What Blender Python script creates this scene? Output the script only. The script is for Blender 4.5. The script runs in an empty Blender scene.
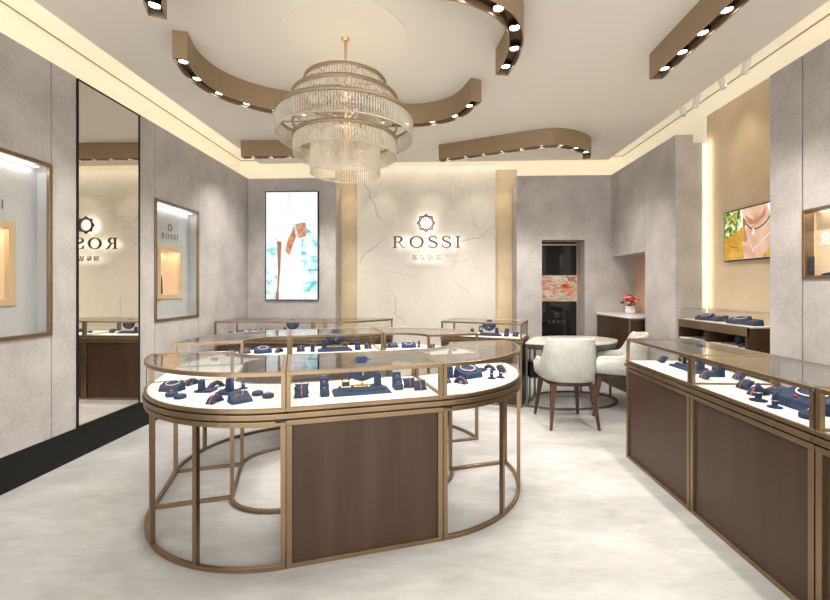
import bpy, bmesh, math, random
from mathutils import Vector, Matrix
random.seed(7)
PI = math.pi
C = bpy.context.scene.collection
sc = bpy.context.scene

# ------------------------------------------------------------------ materials
def new_mat(name):
    m = bpy.data.materials.new(name); m.use_nodes = True
    nt = m.node_tree
    return m, nt, nt.nodes['Principled BSDF']

def simple(name, col, rough=0.5, metal=0.0, emit=0.0, ecol=None, spec=0.5, coat=0.0):
    m, nt, b = new_mat(name)
    b.inputs['Base Color'].default_value = (*col, 1)
    b.inputs['Roughness'].default_value = rough
    b.inputs['Metallic'].default_value = metal
    b.inputs['Specular IOR Level'].default_value = spec
    b.inputs['Coat Weight'].default_value = coat
    if emit:
        b.inputs['Emission Color'].default_value = (*(ecol or col), 1)
        b.inputs['Emission Strength'].default_value = emit
    return m

def noisy(name, cols, scale=4, detail=6, rough=0.6, metal=0.0, bump=0.0, coords='world', stretch=(1, 1, 1),
          spec=0.5, emit=0.0, bscale=None, dist=0.0, pos=None, fine=0.0, fscale=120, coat=0.0):
    m, nt, b = new_mat(name)
    N, L = nt.nodes, nt.links
    if coords == 'world':
        g = N.new('ShaderNodeNewGeometry'); src = g.outputs['Position']
    else:
        g = N.new('ShaderNodeTexCoord'); src = g.outputs['Object']
    mp = N.new('ShaderNodeMapping'); mp.inputs['Scale'].default_value = stretch
    L.new(src, mp.inputs['Vector'])
    n = N.new('ShaderNodeTexNoise'); n.inputs['Scale'].default_value = scale
    n.inputs['Detail'].default_value = detail; n.inputs['Distortion'].default_value = dist
    L.new(mp.outputs[0], n.inputs['Vector'])
    r = N.new('ShaderNodeValToRGB')
    k = len(cols); cr = r.color_ramp
    while len(cr.elements) < k: cr.elements.new(0.5)
    for i, c in enumerate(cols):
        cr.elements[i].position = pos[i] if pos else 0.3 + 0.4 * i / max(1, k - 1)
        cr.elements[i].color = (*c, 1)
    fac = n.outputs['Fac']
    if fine:
        n3 = N.new('ShaderNodeTexNoise'); n3.inputs['Scale'].default_value = fscale
        L.new(src, n3.inputs['Vector'])
        mm = N.new('ShaderNodeMath'); mm.operation = 'MULTIPLY_ADD'
        mm.inputs[1].default_value = fine
        L.new(n3.outputs['Fac'], mm.inputs[0])
        ad = N.new('ShaderNodeMath'); ad.operation = 'SUBTRACT'; ad.inputs[1].default_value = fine * 0.5
        L.new(fac, ad.inputs[0]); L.new(ad.outputs[0], mm.inputs[2]); fac = mm.outputs[0]
    L.new(fac, r.inputs['Fac'])
    L.new(r.outputs[0], b.inputs['Base Color'])
    b.inputs['Roughness'].default_value = rough; b.inputs['Metallic'].default_value = metal
    b.inputs['Specular IOR Level'].default_value = spec; b.inputs['Coat Weight'].default_value = coat
    if emit:
        L.new(r.outputs[0], b.inputs['Emission Color']); b.inputs['Emission Strength'].default_value = emit
    if bump:
        n2 = N.new('ShaderNodeTexNoise'); n2.inputs['Scale'].default_value = bscale or scale * 12
        L.new(src, n2.inputs['Vector'])
        bp = N.new('ShaderNodeBump'); bp.inputs['Strength'].default_value = bump; bp.inputs['Distance'].default_value = 0.004
        L.new(n2.outputs['Fac'], bp.inputs['Height']); L.new(bp.outputs[0], b.inputs['Normal'])
    return m

def glass_mat(name, tint=(0.96, 0.97, 0.96), ior=1.45, rough=0.0, boost=1.0):
    m = bpy.data.materials.new(name); m.use_nodes = True
    nt = m.node_tree; N, L = nt.nodes, nt.links
    N.remove(N['Principled BSDF'])
    t = N.new('ShaderNodeBsdfTransparent'); t.inputs[0].default_value = (*tint, 1)
    g = N.new('ShaderNodeBsdfGlossy'); g.inputs['Roughness'].default_value = rough
    ge = N.new('ShaderNodeNewGeometry'); dp = N.new('ShaderNodeVectorMath'); dp.operation = 'DOT_PRODUCT'
    L.new(ge.outputs['Incoming'], dp.inputs[0]); L.new(ge.outputs['Normal'], dp.inputs[1])
    def mth(op, a, b=None, c=None):
        q = N.new('ShaderNodeMath'); q.operation = op
        for i, v in enumerate((a, b, c)):
            if v is None: continue
            if isinstance(v, (int, float)): q.inputs[i].default_value = v
            else: L.new(v, q.inputs[i])
        return q
    ab = mth('ABSOLUTE', dp.outputs['Value']); om = mth('SUBTRACT', 1.0, ab.outputs[0]); pw = mth('POWER', om.outputs[0], 5.0)
    mu = mth('MULTIPLY_ADD', pw.outputs[0], .96*boost, .04*boost); mu.use_clamp = True
    x = N.new('ShaderNodeMixShader'); L.new(mu.outputs[0], x.inputs[0])
    L.new(t.outputs[0], x.inputs[1]); L.new(g.outputs[0], x.inputs[2])
    L.new(x.outputs[0], N['Material Output'].inputs['Surface'])
    return m

def rod_mat():
    m = bpy.data.materials.new('ribbed_glass'); m.use_nodes = True
    nt = m.node_tree; N, L = nt.nodes, nt.links
    b = N['Principled BSDF']
    b.inputs['Base Color'].default_value = (0.66, 0.62, 0.56, 1); b.inputs['Roughness'].default_value = 0.12
    b.inputs['Emission Color'].default_value = (1, 0.93, 0.82, 1); b.inputs['Emission Strength'].default_value = 0.0
    t = N.new('ShaderNodeBsdfTransparent'); t.inputs[0].default_value = (0.97, 0.96, 0.93, 1)
    x = N.new('ShaderNodeMixShader'); x.inputs[0].default_value = 0.42
    L.new(t.outputs[0], x.inputs[1]); L.new(b.outputs[0], x.inputs[2])
    L.new(x.outputs[0], N['Material Output'].inputs['Surface'])
    return m

def marble_mat():
    m, nt, b = new_mat('cream_marble'); N, L = nt.nodes, nt.links
    g = N.new('ShaderNodeNewGeometry')
    mp = N.new('ShaderNodeMapping'); mp.inputs['Rotation'].default_value = (0, math.radians(35), 0)
    mp.inputs['Scale'].default_value = (1.0, 1.0, 0.55)
    L.new(g.outputs['Position'], mp.inputs['Vector'])
    cloud = N.new('ShaderNodeTexNoise'); cloud.inputs['Scale'].default_value = 1.1; cloud.inputs['Detail'].default_value = 5
    L.new(mp.outputs[0], cloud.inputs['Vector'])
    base = N.new('ShaderNodeValToRGB')
    base.color_ramp.elements[0].position = 0.3; base.color_ramp.elements[0].color = (0.60, 0.555, 0.485, 1)
    base.color_ramp.elements[1].position = 0.7; base.color_ramp.elements[1].color = (0.72, 0.68, 0.61, 1)
    L.new(cloud.outputs['Fac'], base.inputs['Fac'])
    prev = base.outputs[0]
    for sc_, wd, amt, seed, col in ((0.75, 0.006, 0.25, 3.2, (0.30, 0.27, 0.24)), (1.5, 0.006, 0.25, 8.1, (0.42, 0.38, 0.33)), (0.5, 0.004, 0.3, 15.7, (0.33, 0.29, 0.25))):
        wv = N.new('ShaderNodeMapping'); wv.inputs['Location'].default_value = (seed, seed * 0.7, seed * 1.3)
        L.new(mp.outputs[0], wv.inputs['Vector'])
        n = N.new('ShaderNodeTexNoise'); n.inputs['Scale'].default_value = sc_; n.inputs['Detail'].default_value = 9
        n.inputs['Roughness'].default_value = 0.62; n.inputs['Distortion'].default_value = 0.5
        L.new(wv.outputs[0], n.inputs['Vector'])
        s = N.new('ShaderNodeMath'); s.operation = 'SUBTRACT'; s.inputs[1].default_value = 0.5; L.new(n.outputs['Fac'], s.inputs[0])
        a = N.new('ShaderNodeMath'); a.operation = 'ABSOLUTE'; L.new(s.outputs[0], a.inputs[0])
        r = N.new('ShaderNodeMapRange'); r.inputs['From Min'].default_value = 0.0; r.inputs['From Max'].default_value = wd
        r.inputs['To Min'].default_value = amt; r.inputs['To Max'].default_value = 0.0; L.new(a.outputs[0], r.inputs['Value'])
        gate = N.new('ShaderNodeTexNoise'); gate.inputs['Scale'].default_value = 1.3; L.new(wv.outputs[0], gate.inputs['Vector'])
        gr = N.new('ShaderNodeMapRange'); gr.inputs['From Min'].default_value = 0.42; gr.inputs['From Max'].default_value = 0.6
        L.new(gate.outputs['Fac'], gr.inputs['Value'])
        mu = N.new('ShaderNodeMath'); mu.operation = 'MULTIPLY'; L.new(r.outputs[0], mu.inputs[0]); L.new(gr.outputs[0], mu.inputs[1])
        mx = N.new('ShaderNodeMix'); mx.data_type = 'RGBA'
        L.new(mu.outputs[0], mx.inputs['Factor']); L.new(prev, mx.inputs['A']); mx.inputs['B'].default_value = (*col, 1)
        prev = mx.outputs['Result']
    L.new(prev, b.inputs['Base Color']); b.inputs['Roughness'].default_value = 0.35
    return m

def floor_mat():
    m, nt, b = new_mat('pale_concrete_floor'); N, L = nt.nodes, nt.links
    g = N.new('ShaderNodeNewGeometry')
    mp = N.new('ShaderNodeMapping'); mp.inputs['Rotation'].default_value = (0, 0, math.radians(-38)); mp.inputs['Scale'].default_value = (0.8, 1.9, 1)
    L.new(g.outputs['Position'], mp.inputs['Vector'])
    n = N.new('ShaderNodeTexNoise'); n.inputs['Scale'].default_value = 1.7; n.inputs['Detail'].default_value = 10; n.inputs['Roughness'].default_value = 0.72
    n.inputs['Distortion'].default_value = 0.25
    L.new(mp.outputs[0], n.inputs['Vector'])
    r = N.new('ShaderNodeValToRGB'); cr = r.color_ramp
    cr.elements[0].position = 0.32; cr.elements[0].color = (0.32, 0.313, 0.30, 1)
    cr.elements[1].position = 0.68; cr.elements[1].color = (0.51, 0.505, 0.49, 1)
    e = cr.elements.new(0.5); e.color = (0.41, 0.405, 0.39, 1)
    mp2 = N.new('ShaderNodeMapping'); mp2.inputs['Rotation'].default_value = (0, 0, math.radians(-38)); mp2.inputs['Scale'].default_value = (4, 12, 1)
    L.new(g.outputs['Position'], mp2.inputs['Vector'])
    n2 = N.new('ShaderNodeTexNoise'); n2.inputs['Scale'].default_value = 1.6; n2.inputs['Detail'].default_value = 8
    L.new(mp2.outputs[0], n2.inputs['Vector'])
    mx = N.new('ShaderNodeMix'); mx.inputs['Factor'].default_value = .22
    L.new(n.outputs['Fac'], mx.inputs['A']); L.new(n2.outputs['Fac'], mx.inputs['B'])
    L.new(mx.outputs['Result'], r.inputs['Fac'])
    L.new(r.outputs[0], b.inputs['Base Color'])
    rr = N.new('ShaderNodeMapRange'); rr.inputs['To Min'].default_value = 0.28; rr.inputs['To Max'].default_value = 0.5
    L.new(n.outputs['Fac'], rr.inputs['Value']); L.new(rr.outputs[0], b.inputs['Roughness'])
    b.inputs['Specular IOR Level'].default_value = 0.35
    return m

M = {}
M['plaster'] = noisy('grey_suede_plaster', [(0.40, 0.375, 0.36), (0.465, 0.438, 0.422), (0.525, 0.497, 0.48)], scale=3.4, detail=11, rough=0.75, bump=0.5, bscale=90, fine=0.45, fscale=45)
M['beige'] = noisy('beige_silk_wallcovering', [(0.64, 0.51, 0.35), (0.76, 0.62, 0.44)], scale=3, detail=8, rough=0.6, fine=0.4, fscale=60)
M['peach'] = noisy('peach_lacquer', [(0.62, 0.40, 0.30), (0.68, 0.45, 0.34)], scale=2, rough=0.5)
M['marble'] = marble_mat()
M['vein'] = simple('marble_vein', (.43, .375, .31), .4)
M['vein_dark'] = simple('marble_vein_dark', (.27, .225, .18), .4)
M['floor'] = floor_mat()
M['ceiling'] = simple('ceiling_paint', (0.80, 0.755, 0.69), 0.8)
M['cove'] = simple('cove_plaster_own_glow', (0.85, 0.78, 0.62), 0.8, emit=0.22, ecol=(1.0, 0.93, 0.78))  # cream emission put into the plaster to stand in for the cove light
M['cove_led'] = simple('cove_led_tape', (1, 0.9, 0.7), 0.5, emit=2.3, ecol=(1.0, 0.90, 0.72))
M['shadowline'] = simple('cove_shadow_line', (.42, .36, .27), .8)
M['plinth'] = simple('black_plinth', (0.012, 0.012, 0.012), 0.5, spec=0.25)
M['groove'] = simple('dark_groove', (0.035, 0.03, 0.028), 0.7)
M['bronze'] = noisy('champagne_bronze', [(0.225, 0.160, 0.095), (0.32, 0.232, 0.145)], scale=3, detail=3, rough=0.34, metal=0.85, stretch=(1, 1, 0.3), coords='object')
M['bronze_dark'] = simple('bronze_shadow_gap', (0.045, 0.03, 0.02), 0.4, 0.5)
M['beam'] = simple('bronze_beam_lacquer', (0.34, 0.245, 0.155), 0.42, 0.25)
M['beam_in'] = simple('beam_channel_dark_gloss', (0.11, 0.065, 0.035), 0.15, 0.6)
M['gold'] = simple('polished_gold', (0.80, 0.60, 0.28), 0.25, 1.0)
M['palegold'] = simple('pale_gold_frame', (0.72, 0.54, 0.34), 0.4, 0.35)
M['wood'] = noisy('walnut_veneer', [(0.053, 0.029, 0.016), (0.063, 0.035, 0.020), (0.075, 0.042, 0.025)], scale=2.5, detail=4, rough=0.35, coords='object', stretch=(5, 5, 0.4), spec=0.4)
M['chairwood'] = noisy('chair_walnut', [(0.060, 0.032, 0.019), (0.10, 0.053, 0.032)], scale=6, rough=0.4, coords='object', stretch=(5, 5, 0.7))
M['leather'] = noisy('pale_grey_leather', [(0.40, 0.40, 0.37), (0.50, 0.50, 0.47)], scale=9, detail=9, rough=0.55, coords='object', bump=0.1, dist=1.2)
M['deck'] = simple('white_display_deck', (0.80, 0.77, 0.72), 0.5, emit=0.0)
M['glass'] = glass_mat('display_glass', boost=1.15)
M['clearglass'] = glass_mat('clear_case_glass', tint=(0.975, 0.98, 0.975), boost=0.8)
M['mirror'] = simple('bronze_tinted_mirror', (0.86, 0.82, 0.76), 0.01, 1.0)
M['black'] = simple('black_metal', (0.015, 0.015, 0.015), 0.35, 0.3)
M['steel'] = simple('dark_nickel', (0.22, 0.21, 0.20), 0.3, 0.9)
M['denim'] = noisy('denim_blue_suede', [(0.012, 0.026, 0.066), (0.030, 0.056, 0.125)], scale=40, detail=6, rough=0.85, coords='object', fine=0.6, fscale=400)
M['navy'] = noisy('navy_suede', [(0.012, 0.02, 0.05), (0.03, 0.045, 0.09)], scale=40, detail=6, rough=0.85, coords='object')
M['orange'] = simple('orange_leather_strap', (0.50, 0.13, 0.045), 0.5)
M['red'] = simple('red_stone', (0.75, 0.03, 0.02), 0.2)
M['pearl'] = simple('pearl_strand', (0.85, 0.80, 0.72), 0.25)
M['chrome'] = simple('silver_jewel', (0.85, 0.85, 0.87), 0.12, 1.0)
M['stone_top'] = noisy('pale_stone_top', [(0.66, 0.61, 0.52), (0.76, 0.72, 0.64)], scale=3, detail=7, rough=0.15, coat=0.3)
M['porcelain'] = simple('white_porcelain', (0.82, 0.81, 0.80), 0.12)
M['niche_back'] = noisy('pale_grey_lacquer', [(0.50, 0.50, 0.50), (0.58, 0.58, 0.58)], scale=1.5, rough=0.25)
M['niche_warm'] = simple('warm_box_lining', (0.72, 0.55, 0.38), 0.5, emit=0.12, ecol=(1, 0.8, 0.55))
M['niche_dark'] = simple('smoked_glass_black', (0.012, 0.012, 0.012), 0.06, 0.0, coat=0.5)
M['lamp'] = simple('downlight_lens', (1, 1, 1), 0.3, emit=9.0, ecol=(1, 0.97, 0.92))
M['lettering'] = simple('pale_raised_lettering', (.9, .88, .84), .4, emit=.35)  # emission added so the letters show brighter than the lining
M['white'] = simple('white_fitting', (0.8, 0.78, 0.74), 0.4)
M['rod'] = rod_mat()
M['signbronze'] = simple('sign_bronze', (0.13, 0.075, 0.035), 0.5, 0.3)
M['halo'] = simple('halo_led_back', (1, 1, 1), 0.5, emit=2.5, ecol=(1, 0.98, 0.95))
M['logogrey'] = simple('logo_grey', (0.16, 0.15, 0.14), 0.5)
M['logobrass'] = simple('logo_dim_brass', (0.25, 0.17, 0.09), 0.4, 0.5)

# ------------------------------------------------------------------ mesh builder
class MB:
    def __init__(s): s.v = []; s.f = []; s.sm = []
    def add(s, vs, fs, smooth=False):
        k = len(s.v); s.v += [tuple(p) for p in vs]
        for f in fs: s.f.append([i + k for i in f]); s.sm.append(smooth)
        return s
    def box(s, x0, x1, y0, y1, z0, z1):
        return s.add([(x0,y0,z0),(x1,y0,z0),(x1,y1,z0),(x0,y1,z0),(x0,y0,z1),(x1,y0,z1),(x1,y1,z1),(x0,y1,z1)],
                     [(0,3,2,1),(4,5,6,7),(0,1,5,4),(1,2,6,5),(2,3,7,6),(3,0,4,7)])
    def cbox(s, c, d, rz=0, rx=0, ry=0):
        m = Matrix.Translation(c) @ Matrix.Rotation(rz, 4, 'Z') @ Matrix.Rotation(rx, 4, 'X') @ Matrix.Rotation(ry, 4, 'Y')
        a, b, e = d[0]/2, d[1]/2, d[2]/2
        vs = [m @ Vector(p) for p in ((-a,-b,-e),(a,-b,-e),(a,b,-e),(-a,b,-e),(-a,-b,e),(a,-b,e),(a,b,e),(-a,b,e))]
        return s.add(vs, [(0,3,2,1),(4,5,6,7),(0,1,5,4),(1,2,6,5),(2,3,7,6),(3,0,4,7)])
    def prism(s, pts, z0, z1, smooth=False):
        n = len(pts)
        vs = [(p[0], p[1], z0) for p in pts] + [(p[0], p[1], z1) for p in pts]
        s.add(vs, [list(range(n))[::-1], list(range(n, 2*n))])
        k = len(s.v) - 2*n
        for i in range(n):
            j = (i+1) % n; s.f.append([k+i, k+j, k+n+j, k+n+i]); s.sm.append(smooth)
        return s
    def frustum(s, p0, p1, z0, z1):
        n = len(p0)
        vs = [(p[0], p[1], z0) for p in p0] + [(p[0], p[1], z1) for p in p1]
        return s.add(vs, [list(range(n))[::-1], list(range(n, 2*n))] + [(i, (i+1)%n, n+(i+1)%n, n+i) for i in range(n)])
    def ring(s, poly, a, b, z0, z1):
        o = inset(poly, a); q = inset(poly, b); n = len(poly)
        vs = [(p[0],p[1],z0) for p in o]+[(p[0],p[1],z1) for p in o]+[(p[0],p[1],z0) for p in q]+[(p[0],p[1],z1) for p in q]
        fs = []
        for i in range(n):
            j = (i+1) % n
            fs += [(i, j, n+j, n+i), (2*n+j, 2*n+i, 3*n+i, 3*n+j), (n+i, n+j, 3*n+j, 3*n+i), (j, i, 2*n+i, 2*n+j)]
        return s.add(vs, fs)
    def lathe(s, prof, c=(0,0,0), n=24, smooth=True, cap=True, sx=1, sy=1):
        m = len(prof); vs = []
        for r, z in prof:
            for i in range(n):
                a = 2*PI*i/n; vs.append((c[0]+r*math.cos(a)*sx, c[1]+r*math.sin(a)*sy, c[2]+z))
        fs = [(j*n+i, j*n+(i+1)%n, (j+1)*n+(i+1)%n, (j+1)*n+i) for j in range(m-1) for i in range(n)]
        s.add(vs, fs, smooth)
        if cap:
            k = len(s.v) - m*n
            s.f.append([k+i for i in range(n)][::-1]); s.sm.append(False)
            s.f.append([k+(m-1)*n+i for i in range(n)]); s.sm.append(False)
        return s
    def tube(s, pts, r, n=6, closed=False, smooth=True, rs=None):
        pts = [Vector(p) for p in pts]; m = len(pts); vs = []
        up = Vector((0, 0, 1))
        for i, p in enumerate(pts):
            a = pts[(i-1) % m] if (closed or i > 0) else p
            b = pts[(i+1) % m] if (closed or i < m-1) else p
            t = (b - a).normalized()
            u = t.cross(up)
            if u.length < 1e-4: u = t.cross(Vector((0, 1, 0)))
            u.normalize(); w = u.cross(t)
            rr = rs[i] if rs else r
            for k in range(n):
                g = 2*PI*k/n; vs.append(p + u*math.cos(g)*rr + w*math.sin(g)*rr)
        fs = []
        for i in range(m if closed else m-1):
            j = (i+1) % m
            for k in range(n): fs.append((i*n+k, i*n+(k+1)%n, j*n+(k+1)%n, j*n+k))
        if not closed:
            fs.append(list(range(n))[::-1]); fs.append([(m-1)*n+k for k in range(n)])
        return s.add(vs, fs, smooth)
    def loft(s, rings, smooth=True, cap=True):
        m = len(rings); n = len(rings[0])
        vs = [p for r in rings for p in r]
        fs = [(j*n+i, j*n+(i+1)%n, (j+1)*n+(i+1)%n, (j+1)*n+i) for j in range(m-1) for i in range(n)]
        if cap: fs += [list(range(n))[::-1], [(m-1)*n+i for i in range(n)]]
        return s.add(vs, fs, smooth)
    def ico(s, c, r, sub=1, sc3=(1,1,1)):
        bm = bmesh.new(); bmesh.ops.create_icosphere(bm, subdivisions=sub, radius=r)
        vs = [(v.co.x*sc3[0]+c[0], v.co.y*sc3[1]+c[1], v.co.z*sc3[2]+c[2]) for v in bm.verts]
        fs = [[v.index for v in f.verts] for f in bm.faces]; bm.free()
        return s.add(vs, fs, True)
    def shift(s, dx, dy, dz=0):
        s.v = [(p[0]+dx, p[1]+dy, p[2]+dz) for p in s.v]; return s
    def xf(s, m):
        s.v = [tuple(m @ Vector(p)) for p in s.v]; return s

def inset(poly, d):
    if abs(d) < 1e-9: return [tuple(p[:2]) for p in poly]
    n = len(poly); area = sum(poly[i][0]*poly[(i+1)%n][1]-poly[(i+1)%n][0]*poly[i][1] for i in range(n))
    sg = 1 if area > 0 else -1; out = []
    for i in range(n):
        p0, p, p1 = Vector(poly[i-1][:2]), Vector(poly[i][:2]), Vector(poly[(i+1)%n][:2])
        a = (p-p0).normalized(); b = (p1-p).normalized()
        na = Vector((-a.y, a.x))*sg; nb = Vector((-b.y, b.x))*sg
        k = na + nb; L = k.length_squared
        k = k * (2/ L) if L > 1e-6 else na
        out.append((p.x+k.x*d, p.y+k.y*d))
    return out

def link(o, parent=None):
    C.objects.link(o)
    if parent: o.parent = parent
    return o

def obj(name, mb, mat, parent=None, bevel=0.0, segs=2, subsurf=0):
    me = bpy.data.meshes.new(name)
    me.from_pydata(mb.v, [], mb.f); me.update()
    bm = bmesh.new(); bm.from_mesh(me)
    bmesh.ops.recalc_face_normals(bm, faces=bm.faces); bm.to_mesh(me); bm.free()
    for p, sm in zip(me.polygons, mb.sm): p.use_smooth = sm
    me.materials.append(M[mat] if isinstance(mat, str) else mat)
    o = bpy.data.objects.new(name, me); link(o, parent)
    if bevel:
        b = o.modifiers.new('bevel', 'BEVEL'); b.width = bevel; b.segments = segs; b.limit_method = 'ANGLE'; b.angle_limit = 0.6
    if subsurf:
        ss = o.modifiers.new('sub', 'SUBSURF'); ss.levels = subsurf; ss.render_levels = subsurf
    return o

def thing(name, label, cat, loc=(0,0,0), rz=0, group=None):
    o = bpy.data.objects.new(name, None); o.empty_display_size = 0.1; C.objects.link(o)
    o.location = loc; o.rotation_euler = (0, 0, rz); o['label'] = label; o['category'] = cat
    if group: o['group'] = group
    return o
def tag(o, label, cat, group=None):
    o['label'] = label; o['category'] = cat
    if group: o['group'] = group
    return o
def struct(name, mb, mat, bevel=0):
    o = obj(name, mb, mat, bevel=bevel); o['kind'] = 'structure'; return o
def dup(root, loc, rz, label, group=None):
    r = root.copy(); C.objects.link(r); r.location = loc; r.rotation_euler = (0, 0, rz); r['label'] = label
    if 'group' in r.keys(): del r['group']
    if group: r['group'] = group
    for ch in list(root.children):
        c = ch.copy(); C.objects.link(c); c.parent = r
        for g in ch.children:
            d = g.copy(); C.objects.link(d); d.parent = c
    return r

def catmull(pts, sub=8):
    P = [Vector(p) for p in pts]; out = []
    for i in range(len(P)-1):
        p0 = P[i-1] if i else P[i]*2-P[i+1]; p1, p2 = P[i], P[i+1]; p3 = P[i+2] if i+2 < len(P) else P[i+1]*2-P[i]
        for k in range(sub):
            t = k/sub
            out.append(0.5*((2*p1)+(-p0+p2)*t+(2*p0-5*p1+4*p2-p3)*t*t+(-p0+3*p1-3*p2+p3)*t**3))
    out.append(P[-1]); return out

# ------------------------------------------------------------------ lettering
def stroke(pts, ws):
    """flat polygons (quads) along a 2-D line with varying width"""
    n = len(pts); L = []; R = []
    for i in range(n):
        a = Vector(pts[max(0, i-1)]); b = Vector(pts[min(n-1, i+1)]); t = (b-a).normalized(); nn = Vector((-t.y, t.x))
        p = Vector(pts[i]); L.append(p+nn*ws[i]/2); R.append(p-nn*ws[i]/2)
    return [[tuple(L[i]), tuple(L[i+1]), tuple(R[i+1]), tuple(R[i])] for i in range(n-1)]
def rect(x0, x1, y0, y1): return [[(x0,y0),(x1,y0),(x1,y1),(x0,y1)]]
def glyph(ch):
    if ch == 'I': return rect(.085,.215,0,1)+rect(0,.30,0,.06)+rect(0,.30,.94,1), .30
    if ch == 'R':
        q = rect(.085,.215,0,1)+rect(0,.31,0,.06)+rect(0,.2,.94,1)
        arc = [(.2+.0,.975)]+[(.36+.22*math.sin(a), .74+.235*math.cos(a)) for a in [PI*i/16 for i in range(17)]]+[(.2,.505)]
        ws = [.08]+[.08+.07*math.sin(PI*i/16) for i in range(17)]+[.08]
        q += stroke(arc, ws) + stroke([(.40,.51),(.53,.27),(.64,.07),(.74,.02),(.82,.02)], [.09,.10,.10,.07,.03])
        return q, .80
    if ch == 'O':
        n = 40; q = []
        for i in range(n):
            a, b = 2*PI*i/n, 2*PI*(i+1)/n
            o = lambda t: (.48+.48*math.cos(t), .5+.52*math.sin(t)); w = lambda t: (.48+.32*math.cos(t), .5+.445*math.sin(t))
            q.append([o(a), o(b), w(b), w(a)])
        return q, .96
    if ch == 'S':
        pts = [(.52,.74),(.505,.86),(.43,.955),(.30,.985),(.16,.95),(.075,.85),(.07,.73),(.14,.62),(.27,.55),(.40,.48),(.52,.39),(.56,.27),(.52,.13),(.41,.035),(.27,.01),(.13,.05),(.055,.14),(.03,.27)]
        pts = [tuple(p) for p in catmull([(*p, 0) for p in pts], 3)]; pts = [(p[0], p[1]) for p in pts]
        n = len(pts); ws = []
        for i in range(n):
            t = i/(n-1); ws.append(.075+.10*max(0, 1-abs(t-.5)/.28)**.8)
        return stroke(pts, ws)+rect(.505,.54,.68,.97)+rect(.02,.055,.03,.32), .60
def word_polys(word, h, gap):
    out = []; x = 0
    for ch in word:
        q, w = glyph(ch)
        out.append([[(x+p[0]*h, p[1]*h) for p in poly] for poly in q]); x += w*h + gap
    return out, x-gap
def emblem_polys(R):
    q = []; n = 16
    for i in range(n):
        a0, a1 = 2*PI*i/n, 2*PI*(i+1)/n
        r0, r1 = (R, .80*R) if i % 2 == 0 else (.80*R, R)
        p = lambda r, a: (r*math.sin(a), r*math.cos(a))
        q.append([p(r0,a0), p(r1,a1), p(r1-.12*R,a1), p(r0-.12*R,a0)])
        q.append([p(.71*R,a0), p(.71*R,a1), p(.62*R,a1), p(.62*R,a0)])
    for i in range(8):
        a = 2*PI*i/8; c = (.76*R*math.sin(a), .76*R*math.cos(a)); e = .085*R
        q.append([(c[0],c[1]+e),(c[0]+e,c[1]),(c[0],c[1]-e),(c[0]-e,c[1])])
        a += PI/8; c = (.70*R*math.sin(a), .70*R*math.cos(a)); e = .05*R
        q.append([(c[0],c[1]+e),(c[0]+e,c[1]),(c[0],c[1]-e),(c[0]-e,c[1])])
    return q
def letters_mesh(polys, depth, mirror=False):
    """polys in x/z plane, facing -y, thickness depth"""
    mb = MB(); s = -1 if mirror else 1
    for p in polys:
        n = len(p)
        mb.add([(s*a, 0, b) for a, b in p]+[(s*a, depth, b) for a, b in p],
               [list(range(n)), list(range(n, 2*n))[::-1]]+[(i, (i+1)%n, n+(i+1)%n, n+i) for i in range(n)])
    return mb
def cjk_mesh(text, size, depth):
    cu = bpy.data.curves.new('cjk', 'FONT'); cu.body = text; cu.size = size; cu.extrude = depth/2; cu.space_character = 1.75; cu.resolution_u = 3
    o = bpy.data.objects.new('cjk', cu); C.objects.link(o); bpy.context.view_layer.update()
    me = bpy.data.meshes.new_from_object(o.evaluated_get(bpy.context.evaluated_depsgraph_get()))
    mb = MB(); mb.add([(v.co.x, -v.co.z+depth/2, v.co.y) for v in me.vertices], [list(p.vertices) for p in me.polygons])
    bpy.data.objects.remove(o); bpy.data.curves.remove(cu)
    xs = [v[0] for v in mb.v] or [0]; mb.shift(-(min(xs)+max(xs))/2, 0, 0)
    return mb

# ================================================================== ROOM SHELL
XL, XR, YB = -2.9, 2.75, 6.46
TL, TR, TB = -3.2, 3.1, 6.85
WT = 3.12; CZ = 3.35; KZ = 3.53; YF = -1.6
struct('floor', MB().box(TL-.1, TR+.1, YF-.5, TB+.1, -0.1, 0), 'floor')
struct('ceiling', MB().box(-2.70, 2.70, YF, 6.45, CZ, CZ+.06), 'ceiling')
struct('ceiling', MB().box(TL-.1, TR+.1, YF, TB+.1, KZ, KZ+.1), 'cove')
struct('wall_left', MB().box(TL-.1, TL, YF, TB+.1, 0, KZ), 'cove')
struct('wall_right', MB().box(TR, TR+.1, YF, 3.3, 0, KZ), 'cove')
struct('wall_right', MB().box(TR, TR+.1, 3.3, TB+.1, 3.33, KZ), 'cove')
struct('wall_right', MB().box(TR, TR+.1, 3.3, 4.80, 0, 3.33), 'beige')
struct('wall_right', MB().box(TR, TR+.1, 4.80, TB+.1, 0, 1.865), 'peach')
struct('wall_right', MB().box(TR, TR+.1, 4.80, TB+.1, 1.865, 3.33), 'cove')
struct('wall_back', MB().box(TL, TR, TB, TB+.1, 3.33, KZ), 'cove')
struct('wall_back', MB().box(-1.6, 1.4, TB, TB+.1, 0, 3.33), 'beige')
struct('wall_back', MB().box(TL, -1.6, TB, TB+.1, 0, 3.33).box(1.4, TR, TB, TB+.1, 0, 3.33), 'cove')
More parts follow.
